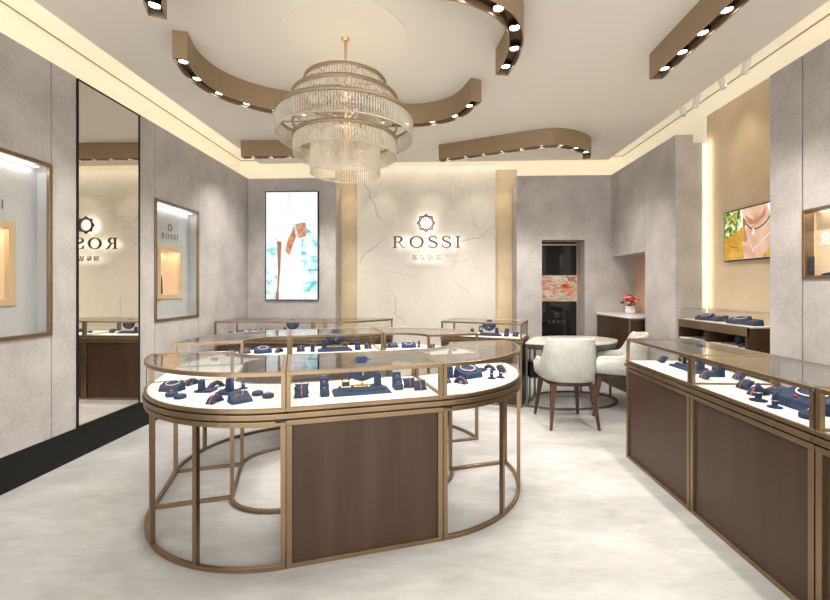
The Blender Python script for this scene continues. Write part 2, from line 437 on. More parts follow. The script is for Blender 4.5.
def marble_wall():
    mb = MB().box(-1.215, 1.035, 6.75, TB, 0, 3.375); nf = len(mb.f)
    rnd = random.Random(5); idx = []
    # each vein: (strength, points in metres across / up the slab)
    V = [(1, [(-1.21,3.27),(-1.12,3.10),(-1.05,3.03),(-.99,2.85),(-.90,2.60),(-.84,2.52),(-.76,2.45)]),
         (1, [(-1.21,1.78),(-1.13,1.90),(-.98,2.02),(-.88,2.10),(-.72,2.22)]),
         (0, [(-.92,2.58),(-.82,2.63),(-.70,2.75),(-.52,2.82),(-.26,2.93),(.06,2.99),(.18,2.94),(.32,2.83),(.38,2.71),(.22,2.57),(.06,2.43)]),
         (1, [(1.03,2.39),(.86,2.25),(.70,2.20),(.50,2.14),(.32,2.09),(.18,2.00)]),
         (0, [(.60,3.03),(.62,2.79),(.66,2.55),(.71,2.39),(.80,2.33),(.90,2.46),(1.03,2.55)]),
         (0, [(1.03,2.07),(.86,2.00),(.70,1.91),(.55,1.83),(.36,1.81),(.25,1.93)]),
         (0, [(.57,2.52),(.72,2.34)]),
         (0, [(.16,3.36),(.28,3.20),(.40,3.02),(.46,2.97),(.56,3.05)]),
         (0, [(-.22,3.37),(-.40,3.15),(-.62,3.02),(-.90,2.90),(-1.02,2.82)]),
         (0, [(-1.20,1.50),(-.98,1.62),(-.66,1.66),(-.38,1.58),(-.12,1.70)]),
         (0, [(.10,1.62),(.38,1.50),(.60,1.34),(.72,1.10)]),
         (1, [(-.70,1.35),(-.58,1.18),(-.60,.98),(-.42,.80)]),
         (0, [(.70,1.75),(.85,1.62),(1.03,1.58)]), (0, [(.30,3.36),(.36,3.20),(.33,3.08)])]
    for st, pts in V:
        P = [Vector((a, b)) for a, b in pts]
        for it in range(4):
            Q = [P[0]]
            for a, b in zip(P, P[1:]):
                d = b-a; nn = Vector((-d.y, d.x)); Q += [(a+b)/2+nn*rnd.uniform(-.17, .17), b]
            P = Q
        n = len(P); ws = [(.0085 if st else .0050)*(.25+1.2*rnd.random())*math.sin(PI*(.08+.84*i/(n-1)))+.0006 for i in range(n)]
        for q in stroke([tuple(p) for p in P], ws):
            q = [(max(-1.213, min(1.033, a)), min(3.373, b)) for a, b in q]
            mb.add([(a, 6.7494, b) for a, b in q], [(0, 1, 2, 3)]); idx.append((len(mb.f)-1, st))
    me = bpy.data.meshes.new('wall_back'); me.from_pydata(mb.v, [], mb.f); me.update()
    for m_ in ('marble', 'vein', 'vein_dark'): me.materials.append(M[m_])
    for k, st in idx: me.polygons[k].material_index = 1+st
    o = bpy.data.objects.new('wall_back', me); link(o); o['kind'] = 'structure'
marble_wall()
for xa, xb, ya, yb in ((TL, TL+.01, YF, TB), (TR-.01, TR, YF, TB), (TL, TR, TB-.01, TB)):
    struct('cove_corner_shade', MB().box(xa, xb, ya, yb, KZ-.008, KZ), 'shadowline')  # thin dark strip painting in the shade line of the cove corner
# raised round moulding on the ceiling round the lamp
mb = MB(); circ = [(-.671+.485*math.cos(2*PI*i/64), 3.22+.485*math.sin(2*PI*i/64)) for i in range(64)]
mb.prism(circ, CZ-.006, CZ); struct('trim_1', mb, 'ceiling')
# left wall panels (grooves between them)
G = .004
def left_panel(y0, y1, z0=.25, z1=WT): struct('wall_left', MB().box(TL, XL, y0+G, y1-G, z0, z1), 'plaster')
left_panel(YF, 1.40); left_panel(1.40, 2.235)
for a, b in ((2.235, 3.057), (4.239, 5.062)):
    left_panel(a, b, .25, 1.035); left_panel(a, b, 2.34, WT)
left_panel(3.057, 3.282); left_panel(4.012, 4.239); left_panel(5.062, YB)
struct('wall_left', MB().box(TL, XL-.02, YF, TB, .0, 1.03).box(TL, XL-.02, YF, TB, 2.345, WT-.004).box(TL, TL+.02, YF, TB, 1.03, 2.345), 'groove')
struct('baseboard_left', MB().box(TL, XL+.004, YF, YB, 0, .25), 'plinth')
# back wall, grey panels each side of the marble
struct('wall_back', MB().box(XL, -1.50, YB, 6.60, 0, WT).box(XL, -1.50, 6.60, TB, 0, 3.02), 'plaster')
struct('trim_2', MB().box(XL, -1.50, YB-.015, YB, 0, 1.20), 'plaster', bevel=.003)
mb = MB()
mb.box(1.32, 1.70, YB, 6.60, 0, WT).box(2.35, XR, YB, 6.60, 0, WT).box(1.70, 2.35, YB, 6.60, 2.13, WT).box(XR, TR, YB, 6.60, 0, WT)
mb.box(1.32, 1.70, 6.60, TB, 0, 3.02).box(2.35, TR, 6.60, TB, 0, 3.02).box(1.70, 2.35, 6.60, TB, 2.13, 3.02)
struct('wall_back', mb, 'plaster')
# right wall: cupboard over the niche, full-height block, near panels
struct('wall_right', MB().box(XR, TR, 5.463, YB, 1.865, WT), 'plaster')
struct('wall_right', MB().box(XR, 2.94, 4.791, 5.457, 0, WT).box(2.94, TR, 4.791, 5.457, 0, 3.027), 'plaster')
struct('wall_right', MB().box(XR+.01, TR, 5.457, 5.463, 0, WT-.01).box(XR+.012, XR+.05, 3.183, 3.195, 0, WT-.01).box(XR+.012, XR+.05, 2.36, 2.37, 0, WT-.01), 'groove')
mb = MB()
mb.box(XR, TR, 3.195, 3.484, 0, WT)
mb.box(XR, TR, 2.37, 3.183, 0, 1.465).box(XR, TR, 2.37, 3.183, 1.97, WT).box(XR+.25, TR, 2.37, 3.183, 1.465, 1.97)
mb.box(XR, TR, YF, 2.36, 0, WT)
struct('wall_right', mb, 'plaster')
# LED tape lying on the panel tops (lights the cove)
struct('trim_3', MB().box(-3.10, -3.06, YF, YB, WT, WT+.012), 'cove_led')
struct('trim_4', MB().box(3.00, 3.04, YF, 3.45, WT, WT+.012), 'cove_led')
struct('trim_5', MB().box(XL, -1.55, 6.54, 6.57, WT, WT+.012).box(1.36, XR, 6.54, 6.57, WT, WT+.012), 'cove_led')
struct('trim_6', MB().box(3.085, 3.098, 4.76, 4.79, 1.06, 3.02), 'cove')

# ------------------------------------------------------------------ wall mirror
t = thing('wall_mirror', 'tall narrow bronze-tinted mirror in a thin black frame on the left wall', 'mirror', (XL, 3.647, .25))
obj('mirror_pane', MB().box(-.01, .004, -.355, .355, .01, 2.85), 'mirror', t)
obj('mirror_frame', MB().box(-.01, .010, -.365, -.353, 0, 2.862).box(-.01, .010, .353, .365, 0, 2.862).box(-.01, .010, -.365, .365, 2.85, 2.862).box(-.01, .010, -.365, .365, 0, .012), 'black', t)

# ------------------------------------------------------------------ wall display windows
def wall_window(y0, y1, label, logo):
    cy = (y0+y1)/2; hw = (y1-y0)/2; z0, z1 = 1.035, 2.34; t = thing('wall_showcase', label, 'showcase', (XL, cy, z0))
    h = z1-z0; w = .028
    obj('frame', MB().box(-.012, .012, -hw, -hw+w, 0, h).box(-.012, .012, hw-w, hw, 0, h).box(-.012, .012, -hw+w, hw-w, 0, w).box(-.012, .012, -hw+w, hw-w, h-w, h), 'bronze', t, bevel=.002)
    # back panel with an opening for the box; box centred at the window
    bx0, bx1, b0, b1 = -.225, .225, 1.27-z0, 1.873-z0
    X = -.10
    obj('back_panel', MB().box(X-.02, X, -hw, bx0, 0, h).box(X-.02, X, bx1, hw, 0, h).box(X-.02, X, bx0, bx1, 0, b0).box(X-.02, X, bx0, bx1, b1, h), 'niche_back', t)
    obj('side_lining', MB().box(-.10, -.012, -hw, -hw+.012, 0, h).box(-.10, -.012, hw-.012, hw, 0, h).box(-.10, -.012, -hw, hw, 0, .012).box(-.10, -.012, -hw, hw, h-.012, h), 'niche_back', t)
    f = .05
    bf = obj('box_frame', MB().box(X-.02, X+.012, bx0, bx0+f, b0, b1).box(X-.02, X+.012, bx1-f, bx1, b0, b1).box(X-.02, X+.012, bx0+f, bx1-f, b0, b0+f).box(X-.02, X+.012, bx0+f, bx1-f, b1-f, b1), 'palegold', t, bevel=.002)
    D = -.25
    obj('box_lining', MB().box(D-.01, D, bx0, bx1, b0, b1).box(D, X-.02, bx0, bx0+f, b0, b1).box(D, X-.02, bx1-f, bx1, b0, b1).box(D, X-.02, bx0+f, bx1-f, b0, b0+f).box(D, X-.02, bx0+f, bx1-f, b1-f, b1), 'niche_warm', t)
    obj('glass_pane', MB().box(0, .004, -hw+w, hw-w, w, h-w), 'clearglass', t)
    # logo on the back panel: emblem over lettering
    lm = MB()
    pl, W = word_polys('ROSSI', .060, .026)
    ps = [p for g in pl for p in g]
    ps = [[(a-W/2, b) for a, b in p] for p in ps]
    em = [[(a, b+.135) for a, b in p] for p in emblem_polys(.045)]
    for g in pl+[em]:
        ems = g is em
        lm = letters_mesh(g if ems else [[(a-W/2, b) for a, b in p] for p in g], .002)
        lm.xf(Matrix.Translation((X+.003, 0, b1+.08)) @ Matrix.Rotation(PI/2, 4, 'Z'))
        obj('logo_emblem' if ems else 'logo_letter', lm, 'logogrey', t)
    # light slot along the head
    obj('light_strip', MB().box(-.085, -.06, -hw+.04, hw-.04, h-w-.008, h-w), 'halo', t)
    return t
wall_window(2.235, 3.057, 'large bronze framed wall showcase nearest the camera, left of the tall mirror', True)
wall_window(4.239, 5.062, 'bronze framed wall showcase right of the tall mirror, logo above its lit box', True)
def earring_bust(loc, label, rz=0, s=1.0):
    t = thing('earring_stand', label, 'jewelry stand', loc, rz)
    rings = []
    for z, w, d in ((0, .06, .03), (.03, .065, .03), (.10, .05, .025), (.17, .035, .02), (.22, .012, .012)):
        rings.append([(w*s*math.cos(2*PI*i/16), -.02*s*(z/.22)+d*s*math.sin(2*PI*i/16), z*s) for i in range(16)])
    obj('stand_body', MB().loft(rings), 'navy', t)
    for zz in (.05, .09, .13): obj('earring', MB().ico((0.02*s, -.035*s, zz*s), .006*s), 'chrome', t)
    return t
earring_bust((XL-.16, 4.535, 1.322), 'dark navy teardrop earring stand in the lit box of the far wall showcase', PI/2, 1.0)
earring_bust((XL-.16, 2.64, 1.322), 'dark navy earring stand in the lit box of the near wall showcase', PI/2, 1.0)

# right wall niche (near)
t = thing('wall_showcase', 'brass framed wall showcase in the right wall with reversed lettering on its beige back', 'showcase', (XR, 2.777, 1.465))
hw, h, w = .406, .505, .02
obj('frame', MB().box(-.012, .06, -hw, -hw+w, 0, h).box(-.012, .06, hw-w, hw, 0, h).box(-.012, .06, -hw+w, hw-w, 0, w).box(-.012, .06, -hw+w, hw-w, h-w, h), 'bronze', t, bevel=.002)
obj('box_lining', MB().box(.085, .095, -hw, hw, 0, h).box(.06, .085, -hw, -hw+.01, 0, h).box(.06, .085, hw-.01, hw, 0, h).box(.06, .085, -hw, hw, 0, .01).box(.06, .085, -hw, hw, h-.01, h), 'niche_warm', t)
obj('glass_pane', MB().box(0, .004, -hw+w, hw-w, w, h-w), 'clearglass', t)
obj('light_strip', MB().box(.065, .08, -hw+.05, hw-.05, h-.02, h-.011), 'halo', t)
yy = .365
for ch in 'ROSSI':
    q_, w_ = glyph(ch)
    lm = letters_mesh([[((a-w_)*.085, b*.085) for a, b in p] for p in q_], .006, mirror=True)
    lm.xf(Matrix.Translation((.079, yy, .245)) @ Matrix.Rotation(-PI/2, 4, 'Z')); yy -= w_*.085+.045
    obj('logo_letter', lm, 'lettering', t)
t = thing('necklace_tray', 'navy suede necklace slope in the right wall showcase', 'jewelry stand', (XR+.05, 2.93, 1.485))
mb = MB(); mb.v = []
mb.add([(-.05,-.12,0),(.05,-.12,0),(.05,.14,0),(-.05,.14,0),(-.045,-.10,.055),(.045,-.10,.055),(.045,.0,.035),(-.045,.0,.035),(-.05,.14,.012),(.05,.14,.012)],
       [(0,3,2,1),(4,5,6,7),(7,6,9,8),(0,1,5,4),(8,9,2,3),(1,2,9,6,5),(0,4,7,8,3)])
mb.v = [(p[0]*.5, p[1], p[2]) for p in mb.v]
obj('tray_body', mb, 'navy', t, bevel=.003)
t = thing('earring_post', 'thin dark upright earring post at the far end of the right wall showcase', 'jewelry stand', (XR+.035, 3.148, 1.485))
obj('post_body', MB().box(-.012, .012, -.006, .006, 0, .14), 'navy', t, bevel=.003)

# ------------------------------------------------------------------ recessed cabinet on back wall
t = thing('recessed_cabinet', 'black glass cabinet with a marbled orange panel set in the back wall recess', 'cabinet', (2.025, 6.79, 0))
obj('carcass', MB().box(-.325, .325, .03, .058, 0, 2.13), 'black', t)
obj('upper_door', MB().box(-.315, .315, .005, .03, 1.605, 2.075), 'niche_dark', t, bevel=.003)
obj('lower_door', MB().box(-.315, .315, .005, .03, 0.02, 1.165), 'niche_dark', t, bevel=.003)
art, nt, b = new_mat('poured_orange_art'); N, L = nt.nodes, nt.links
tc = N.new('ShaderNodeTexCoord'); mp = N.new('ShaderNodeMapping'); mp.inputs['Scale'].default_value = (1.5, 1, 3.2); mp.inputs['Rotation'].default_value = (0, .35, 0)
L.new(tc.outputs['Object'], mp.inputs[0])
nn = N.new('ShaderNodeTexNoise'); nn.inputs['Scale'].default_value = 2.1; nn.inputs['Detail'].default_value = 6; nn.inputs['Distortion'].default_value = 2.2
L.new(mp.outputs[0], nn.inputs[0]); rp = N.new('ShaderNodeValToRGB'); cr = rp.color_ramp
for i, (p, c_) in enumerate([(0.28, (.04,.02,.02)), (.36, (.55,.11,.03)), (.43, (.62,.22,.09)), (.48, (.50,.36,.27)), (.53, (.28,.42,.36)), (.58, (.65,.60,.52)), (.64, (.60,.15,.04)), (.72, (.12,.20,.18))]):
    e = cr.elements[i] if i < 2 else cr.elements.new(p); e.position = p; e.color = (*c_, 1)
L.new(nn.outputs['Fac'], rp.inputs[0]); L.new(rp.outputs[0], b.inputs['Base Color']); L.new(rp.outputs[0], b.inputs['Emission Color']); b.inputs['Emission Strength'].default_value = .12
b.inputs['Roughness'].default_value = .25
obj('art_panel', MB().box(-.322, .322, 0, .03, 1.175, 1.595), art, t)
obj('brass_trim', MB().box(-.325, .325, 0, .02, 2.08, 2.10).box(.317, .325, -.002, .02, 0, 2.08), 'palegold', t)
pl, W = word_polys('ROSSI', .05, .028)
for g in pl:
    lm = letters_mesh([[(a-W/2, b_) for a, b_ in p] for p in g], .003); lm.shift(0, .002, .82); obj('logo_letter', lm, 'logobrass', t)
lm = letters_mesh([[(a, b_+.13) for a, b_ in p] for p in emblem_polys(.04)], .003); lm.shift(0, .002, .82); obj('logo_emblem', lm, 'logobrass', t)

# ------------------------------------------------------------------ backlit sign on the marble
t = thing('wall_sign', 'backlit bronze ROSSI sign with a star emblem on the marble wall', 'sign', (-.085, 6.63, 1.83))
pl, W = word_polys('ROSSI', .183, .055)
sx = 1.075/W
for g in pl:
    lm = letters_mesh([[((a-W/2)*sx, b_) for a, b_ in p] for p in g], .02); lm.shift(0.005, 0, .205)
    obj('letter', lm, 'signbronze', t)
em = letters_mesh(emblem_polys(.150), .02); em.shift(0, 0, .60); obj('emblem', em, 'signbronze', t)
for k, ch in enumerate('国际钻石'):
    cj = cjk_mesh(ch, .090, .012); cj.shift(-.18+.125*k, 0, .012); obj('chinese_letter', cj, 'signbronze', t)

# ------------------------------------------------------------------ screens
def poly_part(name, pts, off, mat, parent, sgn=-1, depth=.0006):
    """pts in local (x,z); lies on plane y=off facing -y"""
    mb = MB(); n = len(pts)
    mb.add([(a, off, b_) for a, b_ in pts]+[(a, off+depth, b_) for a, b_ in pts], [list(range(n)), list(range(n, 2*n))[::-1]]+[(i,(i+1)%n,n+(i+1)%n,n+i) for i in range(n)])
    return obj(name, mb, mat, parent)
def emis(name, cols, scale, pos, stretch=(1,1,1), strength=1.0, dist=.5, detail=5):
    m, nt, b = new_mat(name); N, L = nt.nodes, nt.links
    tc = N.new('ShaderNodeTexCoord'); mp = N.new('ShaderNodeMapping'); mp.inputs['Scale'].default_value = stretch
    L.new(tc.outputs['Object'], mp.inputs[0]); n = N.new('ShaderNodeTexNoise'); n.inputs['Scale'].default_value = scale; n.inputs['Detail'].default_value = detail; n.inputs['Distortion'].default_value = dist
    L.new(mp.outputs[0], n.inputs[0]); r = N.new('ShaderNodeValToRGB'); cr = r.color_ramp
    for i, (p, c_) in enumerate(zip(pos, cols)):
        e = cr.elements[i] if i < 2 else cr.elements.new(p); e.position = p; e.color = (*c_, 1)
    L.new(n.outputs['Fac'], r.inputs[0]); L.new(r.outputs[0], b.inputs['Emission Color']); b.inputs['Emission Strength'].default_value = strength*.8
    b.inputs['Base Color'].default_value = (.02, .02, .02, 1); b.inputs['Roughness'].default_value = .2
    return m
E_sea = emis('screen_sea', [(.12,.55,.60), (.40,.78,.82), (.85,.95,.97), (.98,1,1)], 5, [.36,.43,.52,.7], (1,1,1.4), 1.0, .8, 3)
E_haze = emis('screen_haze', [(.84,.90,.96), (1,1,1)], 5, [.4,.6], (3,1,.6))
E_dress = emis('screen_dress', [(.78,.80,.88), (1,1,1)], 3, [.35,.6], (6,1,.6))
E_skin = emis('screen_skin', [(.42,.15,.06), (.75,.38,.22)], 14, [.35,.65])
E_skinD = emis('screen_arm', [(.26,.09,.04), (.50,.22,.11)], 9, [.35,.65], (4,1,.7))
E_band = emis('screen_bracelet', [(.25,.50,.60), (.80,.88,.92)], 60, [.4,.55])
t = thing('portrait_screen', 'tall lit screen on the back wall showing a braceleted hand and white dress', 'screen', (-2.186, YB-.04, 1.195))
W_, H_ = .845, 1.714
obj('bezel', MB().box(-W_/2, W_/2, 0, .04, 0, H_), 'black', t, bevel=.006)
def s1(p): # picture coordinates measured on a 233 x 493 grid
    return (-W_/2+.018+(p[0]-55)/233*(W_-.036), H_-.018-(p[1]-60)/493*(H_-.036))
scr = obj('display', MB().box(-W_/2+.016, W_/2-.016, -.001, .0, .016, H_-.016), E_haze, t)
def sp(name, pts, k, mat): return poly_part(name, [s1(p) for p in pts], -.002-.0008*k, mat, t)
sp('sea_picture', [(55,300),(105,270),(105,553),(55,553)], 0, E_sea); sp('sea_picture', [(215,200),(288,270),(288,553),(215,553)], 0, E_sea)
sp('dress_picture', [(100,60),(228,60),(234,200),(222,230),(214,320),(226,553),(112,553),(126,400),(124,290),(104,283)], 1, E_dress)
sp('forearm_picture', [(104,284),(125,289),(119,420),(112,500),(113,553),(95,553),(105,500),(109,420)], 2, E_skinD)
hand = [(183,212),(205,203),(234,200),(239,228),(237,264),(208,270),(192,264),(182,288),(174,312),(164,344),(155,349),(150,338),(145,336),(143,322),(147,300),(158,270),(174,236)]
sp('hand_picture', hand, 3, E_skin)
sp('bracelet_picture', [(182,208),(189,206),(193,230),(201,262),(195,268),(186,250)], 4, E_band)

t = thing('landscape_screen', 'wall screen showing a woman in a yellow jacket with a choker, in the beige alcove', 'screen', (3.06, 4.005, 1.666), -PI/2)
# local x runs towards smaller Y; s = 4.471 - Y
W2, H2 = .93, .515
obj('bezel', MB().box(-W2/2, W2/2, 0, .04, 0, H2), 'black', t, bevel=.004)
E_bg = emis('screen_bright_sky', [(.80,.88,.70), (.95,.97,.93)], 5, [.4,.6])
E_leaf = emis('screen_foliage', [(.06,.10,.01), (.20,.26,.03), (.55,.62,.16), (.90,.95,.70)], 26, [.36,.46,.56,.66], detail=6)
E_skin2 = emis('screen_neck', [(.62,.33,.20), (.86,.60,.44)], 4, [.35,.65])
E_skin3 = emis('screen_neck_shadow', [(.40,.17,.09), (.55,.27,.16)], 6, [.35,.65])
E_jack = emis('screen_jacket', [(.50,.24,.015), (.78,.45,.05)], 8, [.35,.65])
E_jackD = emis('screen_jacket_fold', [(.30,.12,.02), (.42,.20,.04)], 8, [.35,.65])
E_blk = emis('screen_cord', [(.02,.02,.02), (.05,.05,.05)], 8, [.35,.65])
E_sil = emis('screen_silver', [(.70,.74,.80), (.95,.95,.98)], 50, [.35,.65])
obj('display', MB().box(-W2/2+.012, W2/2-.012, -.001, 0, .012, H2-.012), E_bg, t)
def s2(p): return (-W2/2+p[0]-.059, min(H2-.013, max(.013, p[1]-1.666)))
def tp(name, pts, k, mat): return poly_part(name, [s2(p) for p in pts], -.002-.0008*k, mat, t)
tp('foliage_picture', [(.074,2.168),(.29,2.168),(.30,2.06),(.24,1.95),(.15,1.88),(.074,1.86)], 0, E_leaf)
tp('neck_picture', [(.32,2.168),(.62,2.168),(.66,2.05),(.74,1.96),(.90,1.90),(.977,1.86),(.977,1.679),(.32,1.679),(.335,1.84),(.375,2.018),(.33,2.09)], 1, E_skin2)
tp('chin_shadow_picture', [(.36,2.10),(.46,2.04),(.56,2.07),(.61,2.14),(.60,2.06),(.50,2.0),(.40,2.01)], 2, E_skin3)
tp('jacket_picture', [(.074,1.888),(.15,1.915),(.22,1.941),(.30,1.985),(.361,2.012),(.345,1.93),(.329,1.853),(.333,1.76),(.34,1.679),(.074,1.679)], 3, E_jack)
tp('jacket_picture', [(.56,1.679),(.977,1.679),(.977,1.86),(.85,1.90),(.70,1.80)], 3, E_jack)
tp('jacket_fold_picture', [(.14,1.83),(.19,1.815),(.26,1.80),(.25,1.79),(.18,1.80)], 4, E_jackD)
tp('hair_picture', [(.33,2.09),(.375,2.05),(.38,2.02),(.34,1.98),(.33,2.02)], 4, E_jackD)
tp('lapel_shadow_picture', [(.361,2.0),(.375,1.93),(.40,1.87),(.36,1.84),(.331,1.85)], 4, E_skin3)
def line_poly(pts, w):
    q = stroke(pts, [w]*len(pts)); L_ = [a[0] for a in q]+[q[-1][1]]; R_ = [a[3] for a in q]+[q[-1][2]]; return L_+R_[::-1]
ck = [(p.x, p.y) for p in catmull([(.378,2.014,0),(.425,1.969,0),(.471,1.954,0),(.524,1.958,0),(.582,1.981,0),(.625,2.010,0),(.66,2.05,0)], 4)]
tp('choker_picture', line_poly(ck, .012), 5, E_blk)
tp('chain_picture', line_poly([(.361,1.99),(.393,1.895),(.46,1.756),(.553,1.817),(.66,1.90)], .005), 5, E_sil)
for (a, b_, r_) in ((.466,1.95,.012), (.466,1.917,.014), (.46,1.752,.009)):
    tp('pendant_picture', [(a+r_*math.cos(2*PI*i/10), b_+r_*1.2*math.sin(2*PI*i/10)) for i in range(10)], 6, E_sil)

# ================================================================== CEILING BEAMS
def strip(cl, w):
    n = len(cl); Lf = []; Rt = []
    for i in range(n):
        a = Vector(cl[max(0,i-1)][:2]); b = Vector(cl[min(n-1,i+1)][:2]); t_ = (b-a).normalized(); nn = Vector((-t_.y, t_.x)); p = Vector(cl[i][:2])
        Lf.append(tuple(p+nn*w/2)); Rt.append(tuple(p-nn*w/2))
    return Lf+Rt[::-1]
def spot(loc, energy, size=1.5, col=(1, .95, .90), rot=(0, 0, 0), rad=.05, blend=.6):
    ld = bpy.data.lights.new('spot', 'SPOT'); ld.energy = energy; ld.spot_size = size; ld.spot_blend = blend; ld.color = col; ld.shadow_soft_size = rad
    o = bpy.data.objects.new('spot_lamp', ld); o.location = loc; o.rotation_euler = rot; C.objects.link(o); return o
def beam(cl, label, first=.10, step=.24, w=.105, power=26):
    cx = sum(p[0] for p in cl)/len(cl); cyy = sum(p[1] for p in cl)/len(cl)
    t = thing('ceiling_beam', label, 'ceiling light', (cx, cyy, CZ)); 
    loc = [(p[0]-cx, p[1]-cyy) for p in cl]; poly = strip(loc, w)
    mb = MB(); mb.ring(poly, 0, .008, -.21, 0); obj('beam_casing', mb, 'beam', t)
    obj('beam_channel', MB().prism(inset(poly, .008), -.165, -.155), 'beam_in', t)
    # downlights along the centre line
    d = 0; nxt = first
    for i in range(len(loc)-1):
        a, b = Vector(loc[i]), Vector(loc[i+1]); L_ = (b-a).length
        while nxt <= d+L_ + 1e-6:
            p = a+(b-a)*((nxt-d)/L_)
            dl = obj('downlight', MB().lathe([(.040, -.191), (.040, -.165), (.032, -.165), (.032, -.191)], (p.x, p.y, 0), n=20, cap=False), 'black', t)
            obj('lens', MB().lathe([(.032, -.186), (.032, -.180)], (p.x, p.y, 0), n=20), 'lamp', dl)
            spot((cx+p.x, cyy+p.y, CZ-.206), power, 2.0)
            nxt += step
        d += L_
    return t
def cm(pts, sub=6): return [(p.x, p.y) for p in catmull([(*p, 0) for p in pts], sub)]
beam(cm([(-1.91,3.08),(-1.975,3.34),(-1.95,3.62),(-1.83,3.84),(-1.63,4.02),(-1.38,4.145),(-.9,4.32),(-.25,4.45),(.08,4.385),(.29,4.21),(.42,3.90)]), 'long curved bronze ceiling beam of downlights sweeping behind the chandelier', .09, .27)
beam(cm([(-1.765,2.61),(-1.68,2.44),(-1.5,2.27),(-1.2,2.14)]), 'short bronze downlight beam at the top left edge of the photo', .09, .25)
beam(cm([(.577,3.435),(.61,3.2),(.60,2.97),(.53,2.77),(.40,2.62),(.2,2.50),(-.1,2.42)]), 'curved bronze downlight beam at top centre, right of the chandelier', .10, .25)
beam([(-2.53, 5.47), (-1.0, 5.47)], 'straight bronze downlight beam at the back left above the portrait screen', .12, .25)
beam(cm([(.12,5.73),(.52,5.56),(.93,5.385),(1.33,5.22),(1.55,5.19),(1.79,5.285),(2.01,5.485),(2.10,5.71)]), 'hooked bronze downlight beam at the back right with one rounded end', .10, .25)
beam([(1.875, 3.548), (1.875, 1.4)], 'straight bronze downlight beam running front to back on the right of the ceiling', .13, .235)

# small white spotlights in the right-hand cove
for k, y in enumerate((4.91, 4.60, 4.26, 3.89)):
    t = thing('track_spotlight', 'small white spotlight in the right ceiling cove, one of four in a row', 'spotlight', (2.88, y, KZ), 0, 'white spotlights in the right ceiling cove')
    tl = .35 if k % 2 else -.35
    obj('lamp_head', MB().lathe([(.022, -.16), (.028, -.15), (.028, -.03), (.02, -.02)], n=14).xf(Matrix.Translation((0,0,-.02)) @ Matrix.Rotation(tl, 4, 'X')), 'white', t)
    obj('bracket', MB().box(-.008, .008, -.008, .008, -.06, 0), 'white', t)

# ================================================================== CHANDELIER
CX, CY = -.671, 3.221
t = thing('chandelier', 'tiered round chandelier of ribbed glass rods and bronze rings above the island', 'chandelier', (CX, CY, CZ))
def zz(z): return z-CZ
obj('ceiling_rose', MB().lathe([(.035, 0), (.035, -.012), (.01, -.02)], n=24), 'palegold', t)
obj('hanging_rod', MB().lathe([(.012, -.01), (.012, zz(2.70))], n=12), 'palegold', t)
def bring(r, z, h=.026, th=.012):
    c_ = [(r*math.cos(2*PI*i/72), r*math.sin(2*PI*i/72)) for i in range(72)]
    mb = MB(); mb.ring(c_, 0, th, zz(z)-h, zz(z)); o = obj('bronze_ring', mb, 'beam', t)
    for p in o.data.polygons: p.use_smooth = abs(p.normal.z) < .5
def shade(r, z0, z1, pitch=.0200):
    n = int(2*PI*r/pitch); mb = MB(); rr = .0060
    for i in range(n):
        a = 2*PI*i/n; cx_, cy_ = r*math.cos(a), r*math.sin(a)
        mb.add([(cx_+rr*math.cos(a+PI*k/3+PI/6)*(1.0), cy_+rr*math.sin(a+PI*k/3+PI/6), zz(z)) for z in (z0, z1) for k in range(6)],
               [(k, (k+1)%6, 6+(k+1)%6, 6+k) for k in range(6)]+[(5,4,3,2,1,0)], True)
    obj('ribbed_glass_shade', mb, 'rod', t)
    c_ = [((r+.006)*math.cos(2*PI*i/72), (r+.006)*math.sin(2*PI*i/72)) for i in range(72)]
    mb = MB(); mb.ring(c_, 0, .012, zz(z0)-.004, zz(z0)+.002); obj('glass_rim', mb, 'rod', t)
for r, z in ((.315, 3.0), (.405, 2.872), (.530, 2.72), (.398, 2.67), (.398, 2.565)): bring(r+.006, z)
shade(.309, 2.90, 2.975); shade(.399, 2.75, 2.848); shade(.524, 2.56, 2.695); shade(.392, 2.42, 2.54); shade(.266, 2.285, 2.54); shade(.28, 2.56, 2.77)
mb = MB()
for a in (0, PI/3, 2*PI/3):
    for r, z in ((.53, 2.715), (.395, 2.56), (.40, 2.865), (.31, 2.995), (.40, 2.665)):
        mb.cbox((0, 0, zz(z)-.012), (2*r, .008, .008), a)
obj('support_spokes', mb, 'beam', t)
obj('lower_hanger', MB().lathe([(.01, zz(2.70)), (.01, zz(2.57))], n=12), 'palegold', t)
for z, e in ((2.64, 3), (2.45, 2), (2.85, 3)):
    ld = bpy.data.lights.new('chandelier_lamp', 'POINT'); ld.energy = e; ld.color = (1, .86, .66); ld.shadow_soft_size = .09
    o = bpy.data.objects.new('chandelier_lamp', ld); o.location = (CX, CY, z); C.objects.link(o)

# ================================================================== DISPLAY CASES
ZT = .98
class Frame:
    def __init__(s, x, y, a): s.x, s.y, s.a = x, y, a
    def w(s, u, v): return (s.x+u*math.cos(s.a)-v*math.sin(s.a), s.y+u*math.sin(s.a)+v*math.cos(s.a))
IS = Frame(-.71988, 2.03416, .3215)
WORLD = Frame(0, 0, 0)

